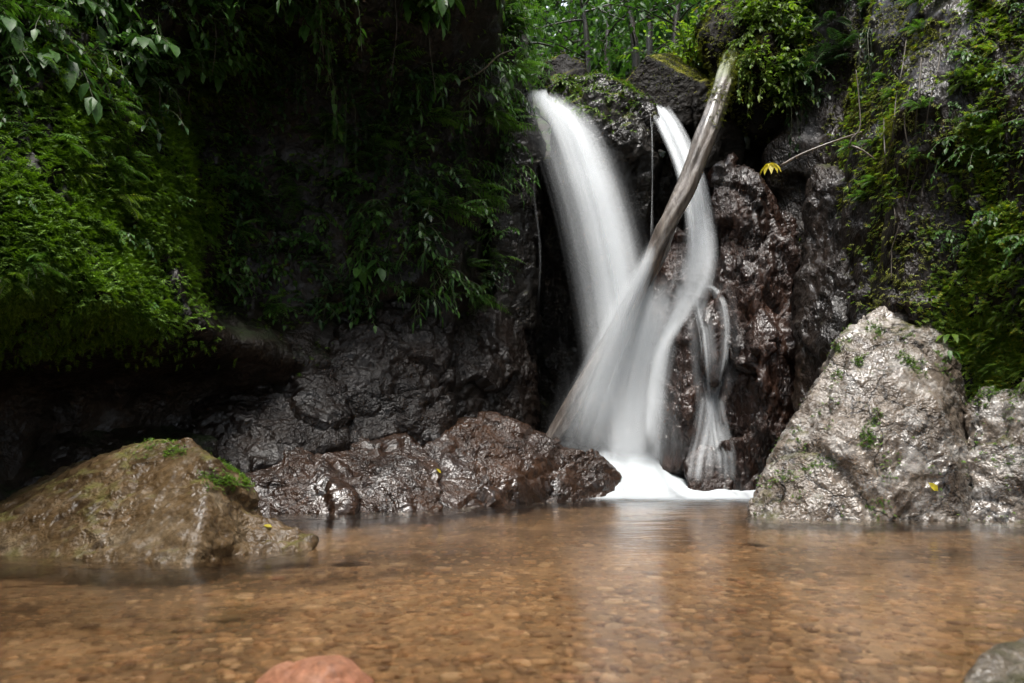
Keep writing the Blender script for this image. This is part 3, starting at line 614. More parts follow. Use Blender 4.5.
INNER = [(712, 240, 8.3), (706, 280, 8.0), (696, 302, 7.95), (704, 330, 7.85), (708, 380, 7.8), (711, 402, 7.8), (716, 440, 7.78), (722, 474, 7.7)]
trick(LOOP, 9, .03, .22, 1.6); trick(LOOP, 8, .09, .06, 5)
trick(INNER, 12, .035, .2, 2.5); trick(INNER, 14, .10, .07, 7)
trick([(712, 396, 7.8), (708, 430, 7.76), (702, 455, 7.72), (698, 482, 7.66)], 24, .06, .12, 7)
trick([(714, 396, 7.8), (722, 430, 7.76), (728, 455, 7.72), (728, 482, 7.66)], 18, .05, .10, 6)
trick([(690, 250, 7.95), (678, 300, 7.95), (664, 344, 7.95), (655, 390, 7.95), (650, 450, 7.92)], 26, .08, .10, 7)
trick0([(652, 110, 8.75), (653, 150, 8.6), (652, 200, 8.6), (652, 240, 8.55)], 2, .012, .5, .8)
trick([(690, 296, 7.95), (676, 316, 7.95), (664, 344, 7.95), (652, 390, 7.95), (648, 440, 7.92)], 14, .07, .2, 3)
S2.build('second_waterfall', 'narrow second waterfall passing behind the log and splitting into thin streams', 'waterfall')

# foam where the falls meet the pool
m, t, out = nmat('foam')
ad = nd(t, 'ShaderNodeAttribute', attribute_name='dens')
b = nd(t, 'ShaderNodeBsdfDiffuse'); b.inputs[0].default_value = (.46, .49, .51, 1)
tp = nd(t, 'ShaderNodeBsdfTransparent'); mx = nd(t, 'ShaderNodeMixShader')
t.links.new(ad.outputs['Fac'], mx.inputs[0]); t.links.new(tp.outputs[0], mx.inputs[1]); t.links.new(b.outputs[0], mx.inputs[2]); t.links.new(mx.outputs[0], out.inputs[0]); M['foam'] = m
fx = np.arange(.5, 2.75, .03); fy = np.arange(6.5, 9.0, .03); FX, FY = np.meshgrid(fx, fy, indexing='ij'); x, y = FX.ravel(), FY.ravel()
pxx = x / y * FPX + 512
front = 7.42 + .05 * np.sin(x * 3)
hgt = .46 * sm(y, 7.55, 8.4) * (1 - .8 * sm(x, 1.2, 1.9)) + .04 * sm(y, 7.4, 7.6)
hgt = hgt * sm(x, .55, .95) + .012
dens = sm(y + .10 * fbm(np.stack([x * 3, y * 8, 0 * x], 1), 3, 8), front - .6, front + .35) * (1 - sm(y, 8.1, 8.55)) * sm(x, .62, .9) * (1 - sm(x, 2.3, 2.62))
hgt += .055 * fbm(np.stack([x * 3, y * 2.2, 0 * x], 1), 4, 5) * sm(y, 7.4, 7.9)
dens = dens * (1 - .45 * sm(fbm(np.stack([x * 5, y * 1.4, 0 * x], 1), 4, 66), .0, .35) * (1 - .6 * sm(y, 7.5, 8.0)))
o = link('foam', mesh('foam', np.stack([x, y, np.maximum(hgt, .006)], 1), grid_faces(len(fx), len(fy)), M['foam'], attrs={'dens': dens}))
tag(o, 'bright white churned foam at the foot of the waterfall', 'foam', None, 'stuff')

# ------------------------------------------------------------------ plants
rock('bank_rock', [px((702, 40, 9.0), (730, -10, 9.2), (800, -30, 9.0), (812, 60, 8.7), (800, 120, 8.8), (760, 140, 8.9), (722, 100, 8.9), (700, 30, 10.2), (800, -30, 10.2), (800, 130, 10), (730, 110, 10), (755, 60, 8.55))],
     M['slab'], 'mossy overgrown rock where the fallen log rests at the top', 'rock', voxel=.035, smooth=3, big=.08, fac=.06, seed=81)
M['moss'] = leaf_mat('moss_leaf', (.03, .075, .008), (.14, .25, .02), .3, .5, .5)
M['moss_dry'] = leaf_mat('olive_moss', (.05, .06, .01), (.17, .18, .03), .25, .6)
M['leaf'] = leaf_mat('green_leaf', (.02, .06, .014), (.075, .17, .03), .35, .32)
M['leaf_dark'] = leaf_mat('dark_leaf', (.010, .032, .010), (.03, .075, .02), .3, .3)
M['leaf_bright'] = leaf_mat('bright_leaf', (.045, .11, .012), (.17, .26, .03), .45, .34, .4)
M['leaf_yellow'] = leaf_mat('yellow_leaf', (.42, .34, .02), (.6, .5, .05), .4, .4)
M['leaf_fern'] = leaf_mat('fern_leaf', (.03, .085, .014), (.09, .19, .03), .35, .4)
M['stem'] = plain('plant_stem', (.05, .06, .02), .5); M['root'] = plain('hanging_root', (.055, .042, .028), .6)

LEAF_V = np.array([(0, 0), (0, .35), (0, .7), (0, 1), (-.5, .32), (-.38, .68), (.5, .32), (.38, .68)], float)
LEAF_F = np.array([(0, 6, 1), (0, 1, 4), (6, 7, 2), (6, 2, 1), (1, 2, 5), (1, 5, 4), (7, 3, 2), (2, 3, 5)])
DIA_V = np.array([(0, 0), (0, 1), (-.5, .42), (.5, .42)], float); DIA_F = np.array([(0, 3, 1), (0, 1, 2)])
def unit(a): return a / np.maximum(np.linalg.norm(a, axis=-1, keepdims=True), 1e-9)
class Foliage:
    def __init__(s): s.V, s.F, s.n = [], [], 0
    def leaves(s, p, d, nrm, L, W, curve=.25, fold=.25, tpl='leaf'):
        p, d, nrm = np.atleast_2d(p), unit(np.atleast_2d(d)), np.atleast_2d(nrm); N = len(p)
        L = np.broadcast_to(L, N); W = np.broadcast_to(W, N); curve = np.broadcast_to(curve, N)
        side = unit(np.cross(d, nrm)); n2 = np.cross(side, d)
        tv, tf = (LEAF_V, LEAF_F) if tpl == 'leaf' else (DIA_V, DIA_F)
        x, y = tv[:, 0], tv[:, 1]
        V = p[:, None] + side[:, None] * (x[None, :, None] * W[:, None, None]) + d[:, None] * (y[None, :, None] * L[:, None, None]) \
            + n2[:, None] * ((fold * np.abs(x)[None] * W[:, None] - curve[:, None] * (y ** 2)[None] * L[:, None])[..., None])
        s.V.append(V.reshape(-1, 3)); s.F.append((tf[None] + (np.arange(N) * len(tv))[:, None, None]).reshape(-1, 3) + s.n); s.n += N * len(tv)
    def stem(s, P, r0, r1=None, k=4):
        P = np.asarray(P, float); n = len(P); r = np.linspace(r0, r1 if r1 is not None else r0 * .4, n)
        T = unit(np.gradient(P, axis=0)); a = np.cross(T, [.31, .2, .93]); a = unit(a); b = np.cross(a, T); th = np.arange(k) * 2 * np.pi / k
        V = P[:, None] + (a[:, None] * np.cos(th)[None, :, None] + b[:, None] * np.sin(th)[None, :, None]) * r[:, None, None]
        i = (np.arange(n - 1) * k)[:, None]; j = np.arange(k)[None]; j2 = (j + 1) % k
        q = np.stack([i + j, i + j2, i + k + j2, i + k + j], -1).reshape(-1, 4)
        s.F.append(np.vstack([q[:, [0, 1, 2]], q[:, [0, 2, 3]]]) + s.n); s.V.append(V.reshape(-1, 3)); s.n += n * k
    def me(s, name, mat, origin=None): return mesh(name, np.vstack(s.V), np.vstack(s.F), mat, origin=origin)
def curve_pts(p0, d0, L, droop, n=9, wig=.0, r=rng):
    """a stem that leaves along d0 and bends towards the ground"""
    p = np.array(p0, float); d = unit(np.array(d0, float)); out = [p.copy()]
    for k in range(n - 1):
        d = unit(d + np.array([0, 0, -droop / n]) + (r.normal(0, wig, 3) if wig else 0)); p = p + d * L / (n - 1); out.append(p.copy())
    return np.array(out)
def along(P, t):
    s_ = np.linspace(0, 1, len(P)); q = np.stack([np.interp(t, s_, P[:, k]) for k in range(3)], 1)
    g_ = np.gradient(P, axis=0); d = unit(np.stack([np.interp(t, s_, g_[:, k]) for k in range(3)], 1)); return q, d
UP = np.array([0, 0, 1.])
def p_leafy(n=7, L=(.25, .5), leafL=.085, wl=.42, droop=1.6, per=9, out=(0, -1, .5), spread=.8):
    fo, sg = Foliage(), Foliage()
    for k in range(n):
        P = curve_pts((0, 0, 0), np.array(out) + rng.normal(0, 1, 3) * np.array([spread, .25, .5]), rng.uniform(*L), droop * rng.uniform(.6, 1.4), 9, .08)
        sg.stem(P, .005, .002)
        t = np.linspace(.2, 1, per) + rng.normal(0, .02, per); q, d = along(P, np.clip(t, 0, 1)); side = unit(np.cross(d, UP)) * np.where(np.arange(per) % 2, 1, -1)[:, None]
        ld = d * .6 + side * rng.uniform(.5, 1.1, (per, 1)) + np.array([0, 0, -.35]) + rng.normal(0, .18, (per, 3)); l = leafL * rng.uniform(.65, 1.25, per) * (1.05 - .35 * np.clip(t, 0, 1))
        fo.leaves(q, ld, UP + rng.normal(0, .3, (per, 3)), l, l * wl, rng.uniform(.1, .4, per))
        e, dd = along(P, np.array([1.])); fo.leaves(e, dd, UP[None], leafL, leafL * wl, .2)
    return fo, sg
def p_fern(n=7, L=(.3, .6), droop=1.5, pairs=15, pl=.085, out=(0, -1, .7), spread=.8):
    fo, sg = Foliage(), Foliage()
    for k in range(n):
        l = rng.uniform(*L); P = curve_pts((0, 0, 0), np.array(out) + rng.normal(0, 1, 3) * np.array([spread, .25, .45]), l, droop * rng.uniform(.7, 1.3), 12, .03); sg.stem(P, .004, .0012)
        t = np.linspace(.12, .99, pairs); q, d = along(P, t); side = unit(np.cross(d, UP + rng.normal(0, .2, 3))); prof = np.sin(np.pi * np.clip(t * .85 + .16, 0, 1)) ** .8 * pl * l / .45
        for sg_ in (-1, 1):
            fo.leaves(q, side * sg_ + d * .45 + np.array([0, 0, -.18]) + rng.normal(0, .05, (pairs, 3)), UP[None] + 0 * q, prof, prof * .26, .2, .2)
    return fo, sg
def p_vine(n=4, L=(.5, 1.1), leafL=.07, wl=.45, per=16):
    fo, sg = Foliage(), Foliage()
    for k in range(n):
        P = curve_pts((0, 0, 0), (rng.normal(0, .5), -.7, .15), rng.uniform(*L), 6, 14, .1); sg.stem(P, .0035, .0015)
        t = np.sort(rng.uniform(.1, 1, per)); q, d = along(P, t); a = rng.uniform(0, 6.28, per); sd = np.stack([np.cos(a), np.sin(a) - .5, 0 * a], 1)
        l = leafL * rng.uniform(.6, 1.3, per); fo.leaves(q, sd + d * .7 + np.array([0, 0, -.2]), UP + sd * .5, l, l * wl, rng.uniform(.1, .5, per))
    return fo, sg
def p_bush(n=16, L=(.5, 1.0), leafL=.10, wl=.42, per=16, up=1.0):
    fo, sg = Foliage(), Foliage()
    for k in range(n):
        a = rng.uniform(0, 6.28); P = curve_pts((rng.normal(0, .06), rng.normal(0, .06), 0), (math.cos(a) * .8, math.sin(a) * .8, up * rng.uniform(.3, 1.5)), rng.uniform(*L), 1.0, 9, .1); sg.stem(P, .009, .003)
        t = rng.uniform(.25, 1, per); q, d = along(P, t); b_ = rng.uniform(0, 6.28, per); sd = np.stack([np.cos(b_), np.sin(b_), rng.normal(0, .4, per)], 1)
        l = leafL * rng.uniform(.6, 1.3, per); fo.leaves(q + sd * .03, sd + d * .5 + np.array([0, 0, -.2]), UP + rng.normal(0, .35, (per, 3)), l, l * wl, rng.uniform(.1, .5, per))
    return fo, sg
def proto(kind, fs, leafmat):
    fo, sg = fs; return (kind, fo.me('leaves', leafmat), sg.me('stems', M['stem']))
def plant(pr, loc, rz, sc, label, group=None, cat='plant', tilt=0.0):
    kind, a, b = pr; o = empty(kind, loc, rz); o.scale = (sc,) * 3; o.rotation_euler.x = tilt
    tag(o, label, cat, group); link('leaves', a, o); link('stems', b, o); return o

# every solid surface, for planting things on it
allV, allT, k = [], [], 0
for V, T in SOLID: allV.append(V); allT.append(T + k); k += len(V)
allV = np.vstack(allV); allT = np.vstack(allT)
BVH = BVHTree.FromPolygons([tuple(v) for v in allV], [tuple(map(int, t)) for t in allT])
def hit(px_, py_):
    d = Vector(at(px_, py_, 1.0) - np.array([0, 0, CAMH])).normalized()
    p, n, i, dist = BVH.ray_cast(Vector((0, 0, CAMH)), d)
    if p is None: return None
    if n.dot(d) > 0: n = -n
    return np.array(p), np.array(n)
def wall_yaw(n): return math.atan2(n[0], -n[1]) if abs(n[0]) + abs(n[1]) > 1e-6 else 0.
def scatter(pick, region, n, kinds, sc, label, group, cat='plant', prob=None, mind=0.0):
    x0, x1, y0, y1 = region; c = 0; tries = 0; done = []
    while c < n and tries < n * 12:
        tries += 1; a, b = rng.uniform(x0, x1), rng.uniform(y0, y1)
        if prob is not None and rng.random() > prob(a, b): continue
        if any((a - q[0]) ** 2 + (b - q[1]) ** 2 < mind ** 2 for q in done): continue
        h_ = hit(a, b)
        if h_ is None or not pick(h_[0]): continue
        p, nn = h_; done.append((a, b)); c += 1
        plant(kinds[rng.integers(len(kinds))], p - nn * .01, wall_yaw(nn) + rng.normal(0, .35), rng.uniform(*sc), label, group, cat)

FERN = [proto('fern', p_fern(), M['leaf_fern']) for _ in range(3)]
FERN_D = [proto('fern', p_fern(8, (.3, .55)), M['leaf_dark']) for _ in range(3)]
BROAD = [proto('leafy_plant', p_leafy(5, (.2, .4), .16, .5, 1.8, 6), M['leaf']) for _ in range(3)]
LEAFY = [proto('leafy_plant', p_leafy(), M['leaf']) for _ in range(4)]
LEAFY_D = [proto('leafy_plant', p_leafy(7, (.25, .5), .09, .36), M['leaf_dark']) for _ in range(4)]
LANCE = [proto('leafy_plant', p_leafy(6, (.3, .55), .13, .2, 2.2, 8), M['leaf']) for _ in range(3)]
FERN_B = [proto('fern', p_fern(9, (.25, .5), 1.6), M['leaf_bright']) for _ in range(2)]
VINE = [proto('hanging_vine', p_vine(), M['leaf']) for _ in range(3)]
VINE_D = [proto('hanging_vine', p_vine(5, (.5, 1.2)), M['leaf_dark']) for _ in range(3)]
VINE_B = [proto('hanging_vine', p_vine(5, (.4, .9), .065, .42, 22), M['leaf_bright']) for _ in range(3)]
BUSH = [proto('bush', p_bush(), M['leaf']) for _ in range(3)] + [proto('bush', p_bush(14, (.5, 1.1), .14, .3), M['leaf_dark']) for _ in range(2)]
BUSH_B = [proto('bush', p_bush(16, (.4, .9), .10, .4), M['leaf_bright']) for _ in range(3)]

# moss: uncountable, one mass per surface
def moss(name, surf, n, mask, mat, L, label=None, pairs=3, hang=.5, parent=None):
    V, T = o_data[surf] if isinstance(surf, str) else surf
    A, B, C_ = V[T[:, 0]], V[T[:, 1]], V[T[:, 2]]; nn = np.cross(B - A, C_ - A); ar = np.linalg.norm(nn, axis=1); nn = nn / np.maximum(ar[:, None], 1e-9)
    c = (A + B + C_) / 3
    vis = (c[:, 1] > 1.0); w = np.where(vis, ar, 0)
    X = np.where(vis, c[:, 0] / np.maximum(c[:, 1], .1) * FPX + 512, -9e3); Yp = np.where(vis, HOR - (c[:, 2] - CAMH) / np.maximum(c[:, 1], .1) * FPX, -9e3)
    w = w * (mask(X, Yp, c) if parent is None else mask(X, Yp, c, np.abs(nn[:, 2]))); w = w / w.sum(); k = rng.choice(len(T), n, p=w)
    u, v = rng.random(n), rng.random(n); f = u + v > 1; u[f], v[f] = 1 - u[f], 1 - v[f]
    p = A[k] + (B[k] - A[k]) * u[:, None] + (C_[k] - A[k]) * v[:, None]; nk = nn[k]
    tocam = np.array([0, 0, CAMH]) - p; nk = np.where((nk * tocam).sum(1, keepdims=True) < 0, -nk, nk)
    d = unit(nk * rng.uniform(.4, 1.1, (n, 1)) + rng.normal(0, .55, (n, 3)) + np.array([0, 0, -hang])); l = rng.uniform(*L, n) ; up = unit(UP + nk * .5 + rng.normal(0, .3, (n, 3)))
    fo = Foliage(); side = unit(np.cross(d, up))
    for j in range(pairs):
        t = .2 + .7 * j / pairs
        for sg in (-1, 1): fo.leaves(p + d * (l * t)[:, None], d * .8 + side * sg, up, l * (.5 - .25 * t), l * (.22 - .1 * t), .15, .2, 'dia')
    fo.leaves(p + d * (l * .1)[:, None], d, up, l * .95, l * .13, .2, .2, 'dia')
    if parent: return link(name, fo.me(name, mat, origin=np.array(parent.location)), parent)
    o = link(name, fo.me(name, mat)); tag(o, label, 'moss', None, 'stuff'); return o
def ell(X, Y, cx, cy, rx, ry, pw=2.): return np.exp(-(((X - cx) / rx) ** 2 + ((Y - cy) / ry) ** 2) ** (pw / 2))
def mL(X, Y, c):
    nz = sm(fbm(c * 1.6, 3, 91), -.25, .25)
    e = ell(X, Y, 90, 210, 120, 125, 4) + .6 * ell(X, Y, 20, 290, 90, 60) + .25 * ell(X, Y, 120, 60, 150, 60) + .05 * ell(X, Y, 300, 150, 150, 150)
    return e * (.15 + .85 * nz) * sm(c[:, 2], 1.05, 1.25)
def mR(X, Y, c):
    nz = sm(fbm(c * 2.2, 3, 95), -.1, .3)
    e = ell(X, Y, 1005, 320, 50, 90) * 1.5 + ell(X, Y, 990, 150, 40, 120) * .6 + .12 * ell(X, Y, 880, 130, 35, 120)
    return e * (.08 + .92 * nz)
moss('moss', 'left_cliff', 30000, mL, M['moss'], (.035, .085), 'bright green feathery moss carpeting the left cliff')
moss('moss', 'right_cliff', 14000, mR, M['leaf_bright'], (.03, .075), 'green moss hanging in clumps on the right cliff')
def mR2(X, Y, c): return (ell(X, Y, 890, 150, 60, 170, 3) + .6 * ell(X, Y, 960, 60, 80, 120)) * (.1 + .9 * sm(fbm(c * 2.6, 3, 96), -.1, .3))
moss('dry_moss', 'right_cliff', 4500, mR2, M['moss_dry'], (.03, .08), 'olive dry moss and rootlets clinging to the right cliff', 2, .9)

# plants by place
isL = lambda p: p[0] < .2
anyp = lambda p: True
scatter(isL, (-10, 250, -40, 75), 40, LEAFY + BROAD + FERN[:2] + LANCE[:1], (.6, 1.15), 'small leafy plant on the left cliff above the bright moss', 'leafy plants at the top of the left cliff', mind=14)
scatter(isL, (5, 205, 90, 330), 24, LEAFY + FERN_B + FERN, (.3, .65), 'small plant growing out of the bright moss on the left cliff', 'plants in the bright moss', mind=18)
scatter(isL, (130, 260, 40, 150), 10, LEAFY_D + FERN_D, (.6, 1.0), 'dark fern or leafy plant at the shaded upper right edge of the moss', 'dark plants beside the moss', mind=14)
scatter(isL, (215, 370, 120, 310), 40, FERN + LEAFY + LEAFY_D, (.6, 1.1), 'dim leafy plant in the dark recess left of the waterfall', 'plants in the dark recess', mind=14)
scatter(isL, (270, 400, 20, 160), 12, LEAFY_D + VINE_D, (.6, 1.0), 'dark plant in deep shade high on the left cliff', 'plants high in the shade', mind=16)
scatter(isL, (370, 512, 60, 305), 80, LEAFY + LANCE + BROAD[:1] + LEAFY_D + FERN, (.5, 1.1), 'drooping leafy plant on the rock left of the main waterfall', 'plants left of the main waterfall', mind=12)
scatter(isL, (240, 520, -60, 20), 26, VINE + BROAD + LANCE + FERN, (.6, 1.2), 'leafy vine drooping from the top of the left cliff', 'vines at the top of the left cliff', mind=12)
isR = lambda p: p[0] > 1.5
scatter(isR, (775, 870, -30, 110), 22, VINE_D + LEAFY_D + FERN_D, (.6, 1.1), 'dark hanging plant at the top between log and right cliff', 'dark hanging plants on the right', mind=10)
scatter(isR, (950, 1040, -20, 260), 26, FERN_B + LEAFY, (.35, .75), 'small fern among moss on the right cliff', 'ferns on the right cliff', mind=14)
scatter(isR, (960, 1035, 240, 400), 26, FERN_B, (.25, .5), 'bright fern in the moss above the cracked rock at the right edge', 'bright ferns above the cracked rock', mind=9)
scatter(isR, (850, 950, -20, 200), 12, FERN, (.3, .5), 'tiny fern on the bare wet face of the right cliff', 'tiny ferns on the right face', mind=16)
scatter(anyp, (728, 805, -30, 75), 26, VINE_B + BUSH_B[:1], (.5, .9), 'bright yellow green vine hanging over the top of the log', 'bright vines above the log', mind=9)
LEAFY_B = [proto('leafy_plant', p_leafy(8, (.2, .45), .085, .45, 1.6, 11), M['leaf_bright']) for _ in range(3)]
scatter(anyp, (742, 808, -30, 105), 34, LEAFY_B, (.5, .95), 'bright leafy plant on the overgrown rock above the log', 'bright plants above the log', mind=8)
scatter(lambda p: p[1] > 9.9, (500, 720, -40, 80), 120, BUSH + BUSH_B, (.5, 1.05), 'leafy bush on the slope above the waterfall', 'bushes above the waterfall', 'bush', mind=9)
scatter(anyp, (498, 548, -20, 80), 22, LEAFY + LANCE + FERN, (.5, .9), 'leafy plant on the rock corner above the left edge of the main waterfall', 'plants on the corner above the fall', mind=8)
scatter(anyp, (555, 618, 76, 122), 14, LEAFY_B, (.25, .5), 'tuft of small leaves on the rock between the two falls', 'tufts on the lip rock', mind=8)

def tree(loc, h, label):
    o = empty('tree', loc); tag(o, label, 'tree', 'trees above the waterfall')
    P = np.array([(0, 0, -.3), (.06 * h * rng.normal(0, .4), 0, h * .4), (.08 * h * rng.normal(0, .5), 0, h * .75), (.1 * h * rng.normal(0, .5), 0, h)]); C = catmull(P, 5)
    tr, fo = Foliage(), Foliage(); tr.stem(C, .09, .02, 8)
    for k in range(16):
        t_ = rng.uniform(.3, 1); q, d = along(C, np.array([t_])); a = rng.uniform(0, 6.28)
        B = curve_pts(q[0], (math.cos(a), math.sin(a), rng.uniform(-.1, .7)), rng.uniform(.8, 1.7), .6, 8, .08); tr.stem(B, .02, .004)
        m_ = 46; q, d = along(B, rng.uniform(.25, 1, m_)); sd = rng.normal(0, 1, (m_, 3)); q = q + rng.normal(0, .14, (m_, 3)); l = rng.uniform(.08, .17, m_)
        fo.leaves(q, sd + [0, 0, -.5], UP + rng.normal(0, .4, (m_, 3)), l, l * .42, .3)
    link('trunk', tr.me('trunk', M['bark']), o); link('crown', fo.me('crown', M[['leaf', 'leaf_bright'][rng.integers(2)]]), o)
for px_, D in [(535, 11.5), (560, 14), (590, 12.2), (625, 13), (655, 15), (680, 12), (712, 13.5), (745, 12), (610, 17), (700, 17)]:
    X = (px_ - 512) / FPX * D; p = BVH.ray_cast(Vector((X, D, 40)), Vector((0, 0, -1)))[0]
    tree((X, D, p.z), rng.uniform(3, 4.5), 'slender leafy tree on the bank above the waterfall')
# forest: seen above the falls; unseen sides added to block sky round an opening
fo = Foliage(); NFO = 36000
a = rng.uniform(0, 2 * np.pi, NFO); rr = rng.uniform(0, 1, NFO)
ex = 5.6 + 9 * rr; ey = np.where(np.cos(a) > 0, 14.5, 8.2) + 9 * rr
q = np.stack([.6 + ex * np.sin(a), 6.5 + ey * np.cos(a), 0 * a], 1)
gz = np.interp(np.abs(q[:, 0]), [0, 6, 20], [5.5, 6.5, 11]); q[:, 2] = gz + rng.uniform(0, 1, NFO) ** .8 * 9
cl = fbm(q * .35, 3, 120); q = q[(cl > -.12) | ((q[:, 1] > 16) & (rng.random(len(q)) < .8))]; n = len(q)
fo.leaves(q, rng.normal(0, 1, (n, 3)) + [0, 0, -.5], UP + rng.normal(0, .5, (n, 3)), rng.uniform(.35, .75, n), rng.uniform(.2, .4, n), .3)
o = link('forest', fo.me('forest', M['leaf_dark'])); tag(o, 'dense forest canopy around the gorge, its unseen sides added to block sky light', 'forest', None, 'stuff')

# moss growing on single rocks: a part of its rock
def by(label): return next(o for o in COL.objects if o.get('label', '').startswith(label))
def mrock(label, n, f, mat='moss', L=(.02, .05), pairs=2):
    o = by(label); moss('moss', o.name, n, f, M[mat], L, None, pairs, .2, o)
def nzf(c, k, sd): return sm(fbm(c * k, 3, sd), -.05, .25)
mrock('brown moss topped', 2600, lambda X, Y, c, n: (ell(X, Y, 228, 474, 26, 14, 4) * 1.5 + ell(X, Y, 160, 450, 26, 8, 4)) * nzf(c, 5, 1), L=(.012, .03))
mrock('large pale grey', 5200, lambda X, Y, c, n: (ell(X, Y, 872, 360, 36, 34, 4) + .8 * ell(X, Y, 925, 345, 22, 25) + .5 * ell(X, Y, 862, 425, 18, 30) + .3 * ell(X, Y, 830, 470, 60, 50)) * sm(fbm(c * 6, 2, 2), .12, .3), L=(.015, .04))
mrock('cracked grey', 1800, lambda X, Y, c, n: (ell(X, Y, 1005, 400, 45, 18, 4) + .15) * nzf(c, 6, 3), L=(.02, .05))
mrock('moss capped', 7000, lambda X, Y, c, n: sm(n, .25, .7) * ell(X, Y, 585, 88, 65, 36, 4), 'moss', (.02, .06))
mrock('moss capped', 2500, lambda X, Y, c, n: sm(n, .45, .8) * ell(X, Y, 590, 80, 60, 26, 4), 'moss_dry', (.02, .06))
mrock('angular dark', 3000, lambda X, Y, c, n: sm(n, .15, .45) * sm(-Y, -112, -90), 'moss_dry', (.015, .04))
mrock('small dark block', 800, lambda X, Y, c, n: sm(n, .6, .85), 'moss_dry', (.02, .04))
mrock('mossy overgrown', 5000, lambda X, Y, c, n: .15 + ell(X, Y, 735, 70, 35, 50), 'moss_dry', (.03, .08))
o_data[lg.name] = LOGVT
moss('moss', lg.name, 1500, lambda X, Y, c, n: sm(-Y, -150, -70) * nzf(c, 4, 7) * sm(X, 690, 725), M['moss_dry'], (.02, .06), None, 2, .4, lg)

# single plants, leaves and twigs the photograph picks out
def single(name, fs, px_, py_, label, cat, mat, sc=1.0, yaw=None, off=0.0, stem='stem'):
    p, n = hit(px_, py_); fo, sg = fs
    o = empty(name, p + n * off, wall_yaw(n) if yaw is None else yaw); o.scale = (sc,) * 3; tag(o, label, cat)
    link('leaves', fo.me('leaves', mat), o)
    if sg.V: link('stem', sg.me('stem', M[stem]), o)
    return o
def rosette(n, L, wl, rise=.5):
    fo, sg = Foliage(), Foliage()
    for k in range(n):
        a = 6.28 * k / n + rng.normal(0, .3); P = curve_pts((0, 0, 0), (math.cos(a), math.sin(a) - .4, rise), L * .5, .4, 5); sg.stem(P, .004, .002)
        fo.leaves(P[-1], P[-1] - P[-2] + np.array([0, 0, -.01]), UP, L, L * wl, .35)
    return fo, sg
single('broadleaf_plant', rosette(6, .13, .36, .9), 950, 338, 'small plant with upright glossy leaves on top of the big right boulder', 'plant', M['leaf_bright'])
single('broadleaf_plant', rosette(4, .09, .4), 948, 352, 'tiny pale leaved sprig below the upright plant on the right boulder', 'plant', M['leaf'])
def sprig(n, L, stalk):
    fo, sg = Foliage(), Foliage(); P = curve_pts((0, 0, 0), (.1, -.5, .9), stalk, .7, 8); sg.stem(P, .004, .002)
    for k in range(n):
        a = 3.6 + 2.2 * k / max(1, n - 1); fo.leaves(P[-1], (math.cos(a), math.sin(a) * .6, -.35), UP, L, L * .4, .5)
    return fo, sg
single('leafy_sprig', sprig(3, .15, .3), 35, 345, 'sprig with two broad bright leaves hanging below the moss at far left', 'plant', M['leaf_bright'])
single('leafy_sprig', sprig(4, .16, .42), 160, 392, 'lone sprig with drooping green leaves in the dark hollow under the moss', 'plant', M['leaf'])
single('yellow_leaf_sprig', sprig(6, .17, .22), 772, 182, 'sprig of bright yellow leaves hanging in shade right of the log', 'plant', M['leaf_yellow'])
def lone(px_, py_, L, label, mat='leaf_yellow', flat=.012):
    p, n = hit(px_, py_); fo = Foliage(); d = unit(np.cross(n, [.3, .8, .5])); fo.leaves(p + n * flat, d, n, L, L * .5, .15)
    tag(link('fallen_leaf', fo.me('fallen_leaf', M[mat], origin=p), None, p), label, 'leaf')
lone(272, 529, .05, 'yellow fallen leaf on the low right end of the mossy boulder')
lone(937, 491, .09, 'yellow leaf stuck low on the pale right boulder')
lone(440, 474, .06, 'small yellow leaf on the long wet ledge rock')
M['dead'] = leaf_mat('dead_leaf', (.03, .016, .008), (.09, .05, .02), .1, .5)
def sunk(px_, py_, L, label):
    d = at(px_, py_, 1.) - np.array([0, 0, CAMH]); t_ = (-.2 - CAMH) / d[2]; p = np.array([0, 0, CAMH]) + d * t_; p[2] = bedz(np.array([p[0]]), np.array([p[1]]))[0] + .03
    fo = Foliage(); a = rng.uniform(-.4, .4); fo.leaves(np.zeros(3), (math.cos(a), math.sin(a), 0), UP, L, L * .45, .1); tag(link('sunken_leaf', fo.me('sunken_leaf', M['dead']), None, p), label, 'leaf')
sunk(738, 566, .22, 'largest dark sunken leaf in the pool below the foam')
sunk(640, 604, .10, 'dark sunken leaf in the middle of the pool'); sunk(800, 628, .10, 'dark sunken leaf near the right front of the pool'); sunk(520, 668, .06, 'small dark sunken leaf at the bottom centre of the pool')
sunk(330, 585, .30, 'long dark sunken leaf right of the mossy boulder'); sunk(900, 610, .12, 'dark sunken leaf in front of the big right boulder')
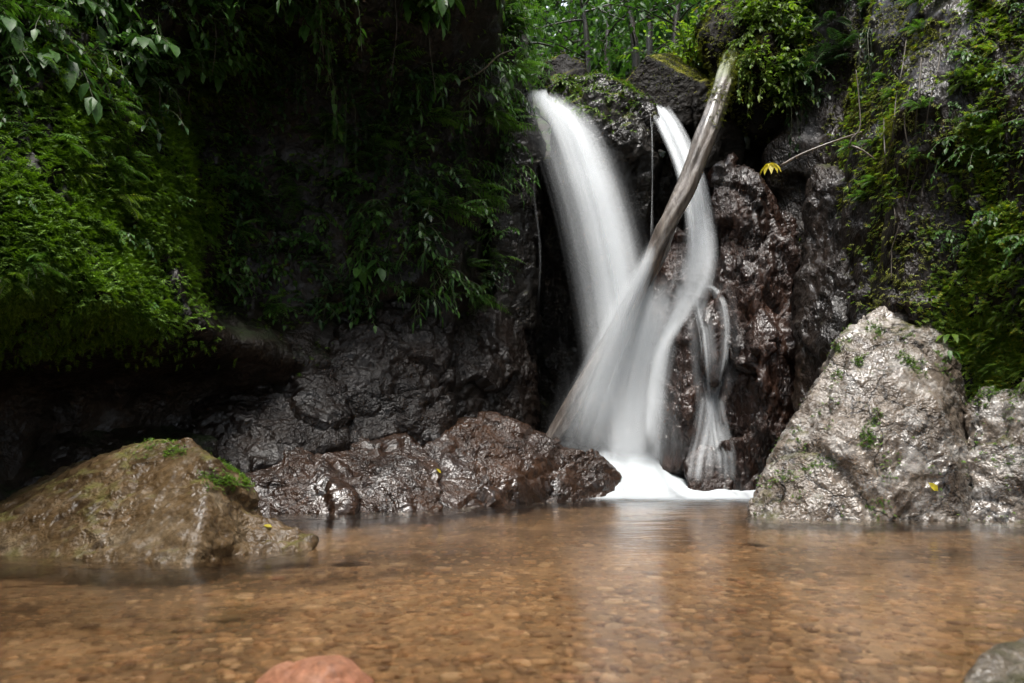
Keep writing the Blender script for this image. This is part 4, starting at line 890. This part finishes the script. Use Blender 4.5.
# bare twigs and hanging roots
def twig(rows, r_, label, name='twig', mat='twig', cat='twig', group=None):
    V, T = tube(np.array([at(*q) for q in rows]), np.linspace(r_, r_ * .5, len(rows)), 8, rng.integers(99), r_ * .2, step=.04); c0 = V.mean(0)
    tag(link(name, mesh(name, V, T, M[mat], origin=c0), None, c0), label, cat, group)
twig([(781, 166, 7.0), (800, 155, 6.95), (830, 143, 6.9), (862, 132, 6.95)], .012, 'bare twig slanting across the dark gap by the right cliff', cat='twig')
twig([(852, 146, 6.9), (862, 150, 6.85), (876, 160, 6.8)], .010, 'short broken twig on the mossy edge of the right cliff')
twig([(849, 148, 6.92), (852, 138, 6.9), (860, 128, 6.9), (859, 100, 6.95), (856, 70, 7.0)], .008, 'thin root hanging straight down to the twig by the right cliff', 'hanging_root', 'root', 'root')
twig([(450, 86, 7.6), (480, 72, 7.5), (498, 56, 7.45), (512, 50, 7.4)], .009, 'pale arching branch reaching toward the top of the main waterfall')
for px_, y0, y1, D in [(160, 88, 142, 4.6), (176, 85, 130, 4.6), (190, 90, 122, 4.7), (168, 92, 150, 4.65), (30, 55, 85, 4.2), (22, 60, 95, 4.2), (215, 20, 75, 5.2), (320, 0, 60, 5.6), (395, 0, 80, 6.2), (428, 10, 95, 6.3)]:
    h_ = hit(px_, y0); D = (h_[0][1] - .12) if h_ is not None else D
    twig([(px_, y0, D), (px_ + rng.normal(0, 2), (y0 * .6 + y1 * .4), D - .03), (px_ + rng.normal(0, 5), y1, D - .02)], .005, 'thin brown root hanging from the left cliff', 'hanging_root', 'root', 'root', 'roots hanging on the left cliff')
for px_, y0, y1 in [(905, 40, 190), (925, 60, 240), (915, 90, 260), (940, 30, 200), (890, 120, 280)]:
    q = []
    for yy_ in np.linspace(y0, y1, 6):
        h_ = hit(px_ + (yy_ - y0) * .12 * (-1 if px_ > 900 else .3) + rng.normal(0, 2), yy_)
        if h_ is not None: w_ = h_[0] + h_[1] * .02; q.append((512 + w_[0] / w_[1] * FPX + rng.normal(0, 3), HOR - (w_[2] - CAMH) / w_[1] * FPX, w_[1]))
    if len(q) > 3: twig(q, .006, 'woody root running down the face of the right cliff', 'clinging_root', 'root', 'root', 'roots on the right cliff')
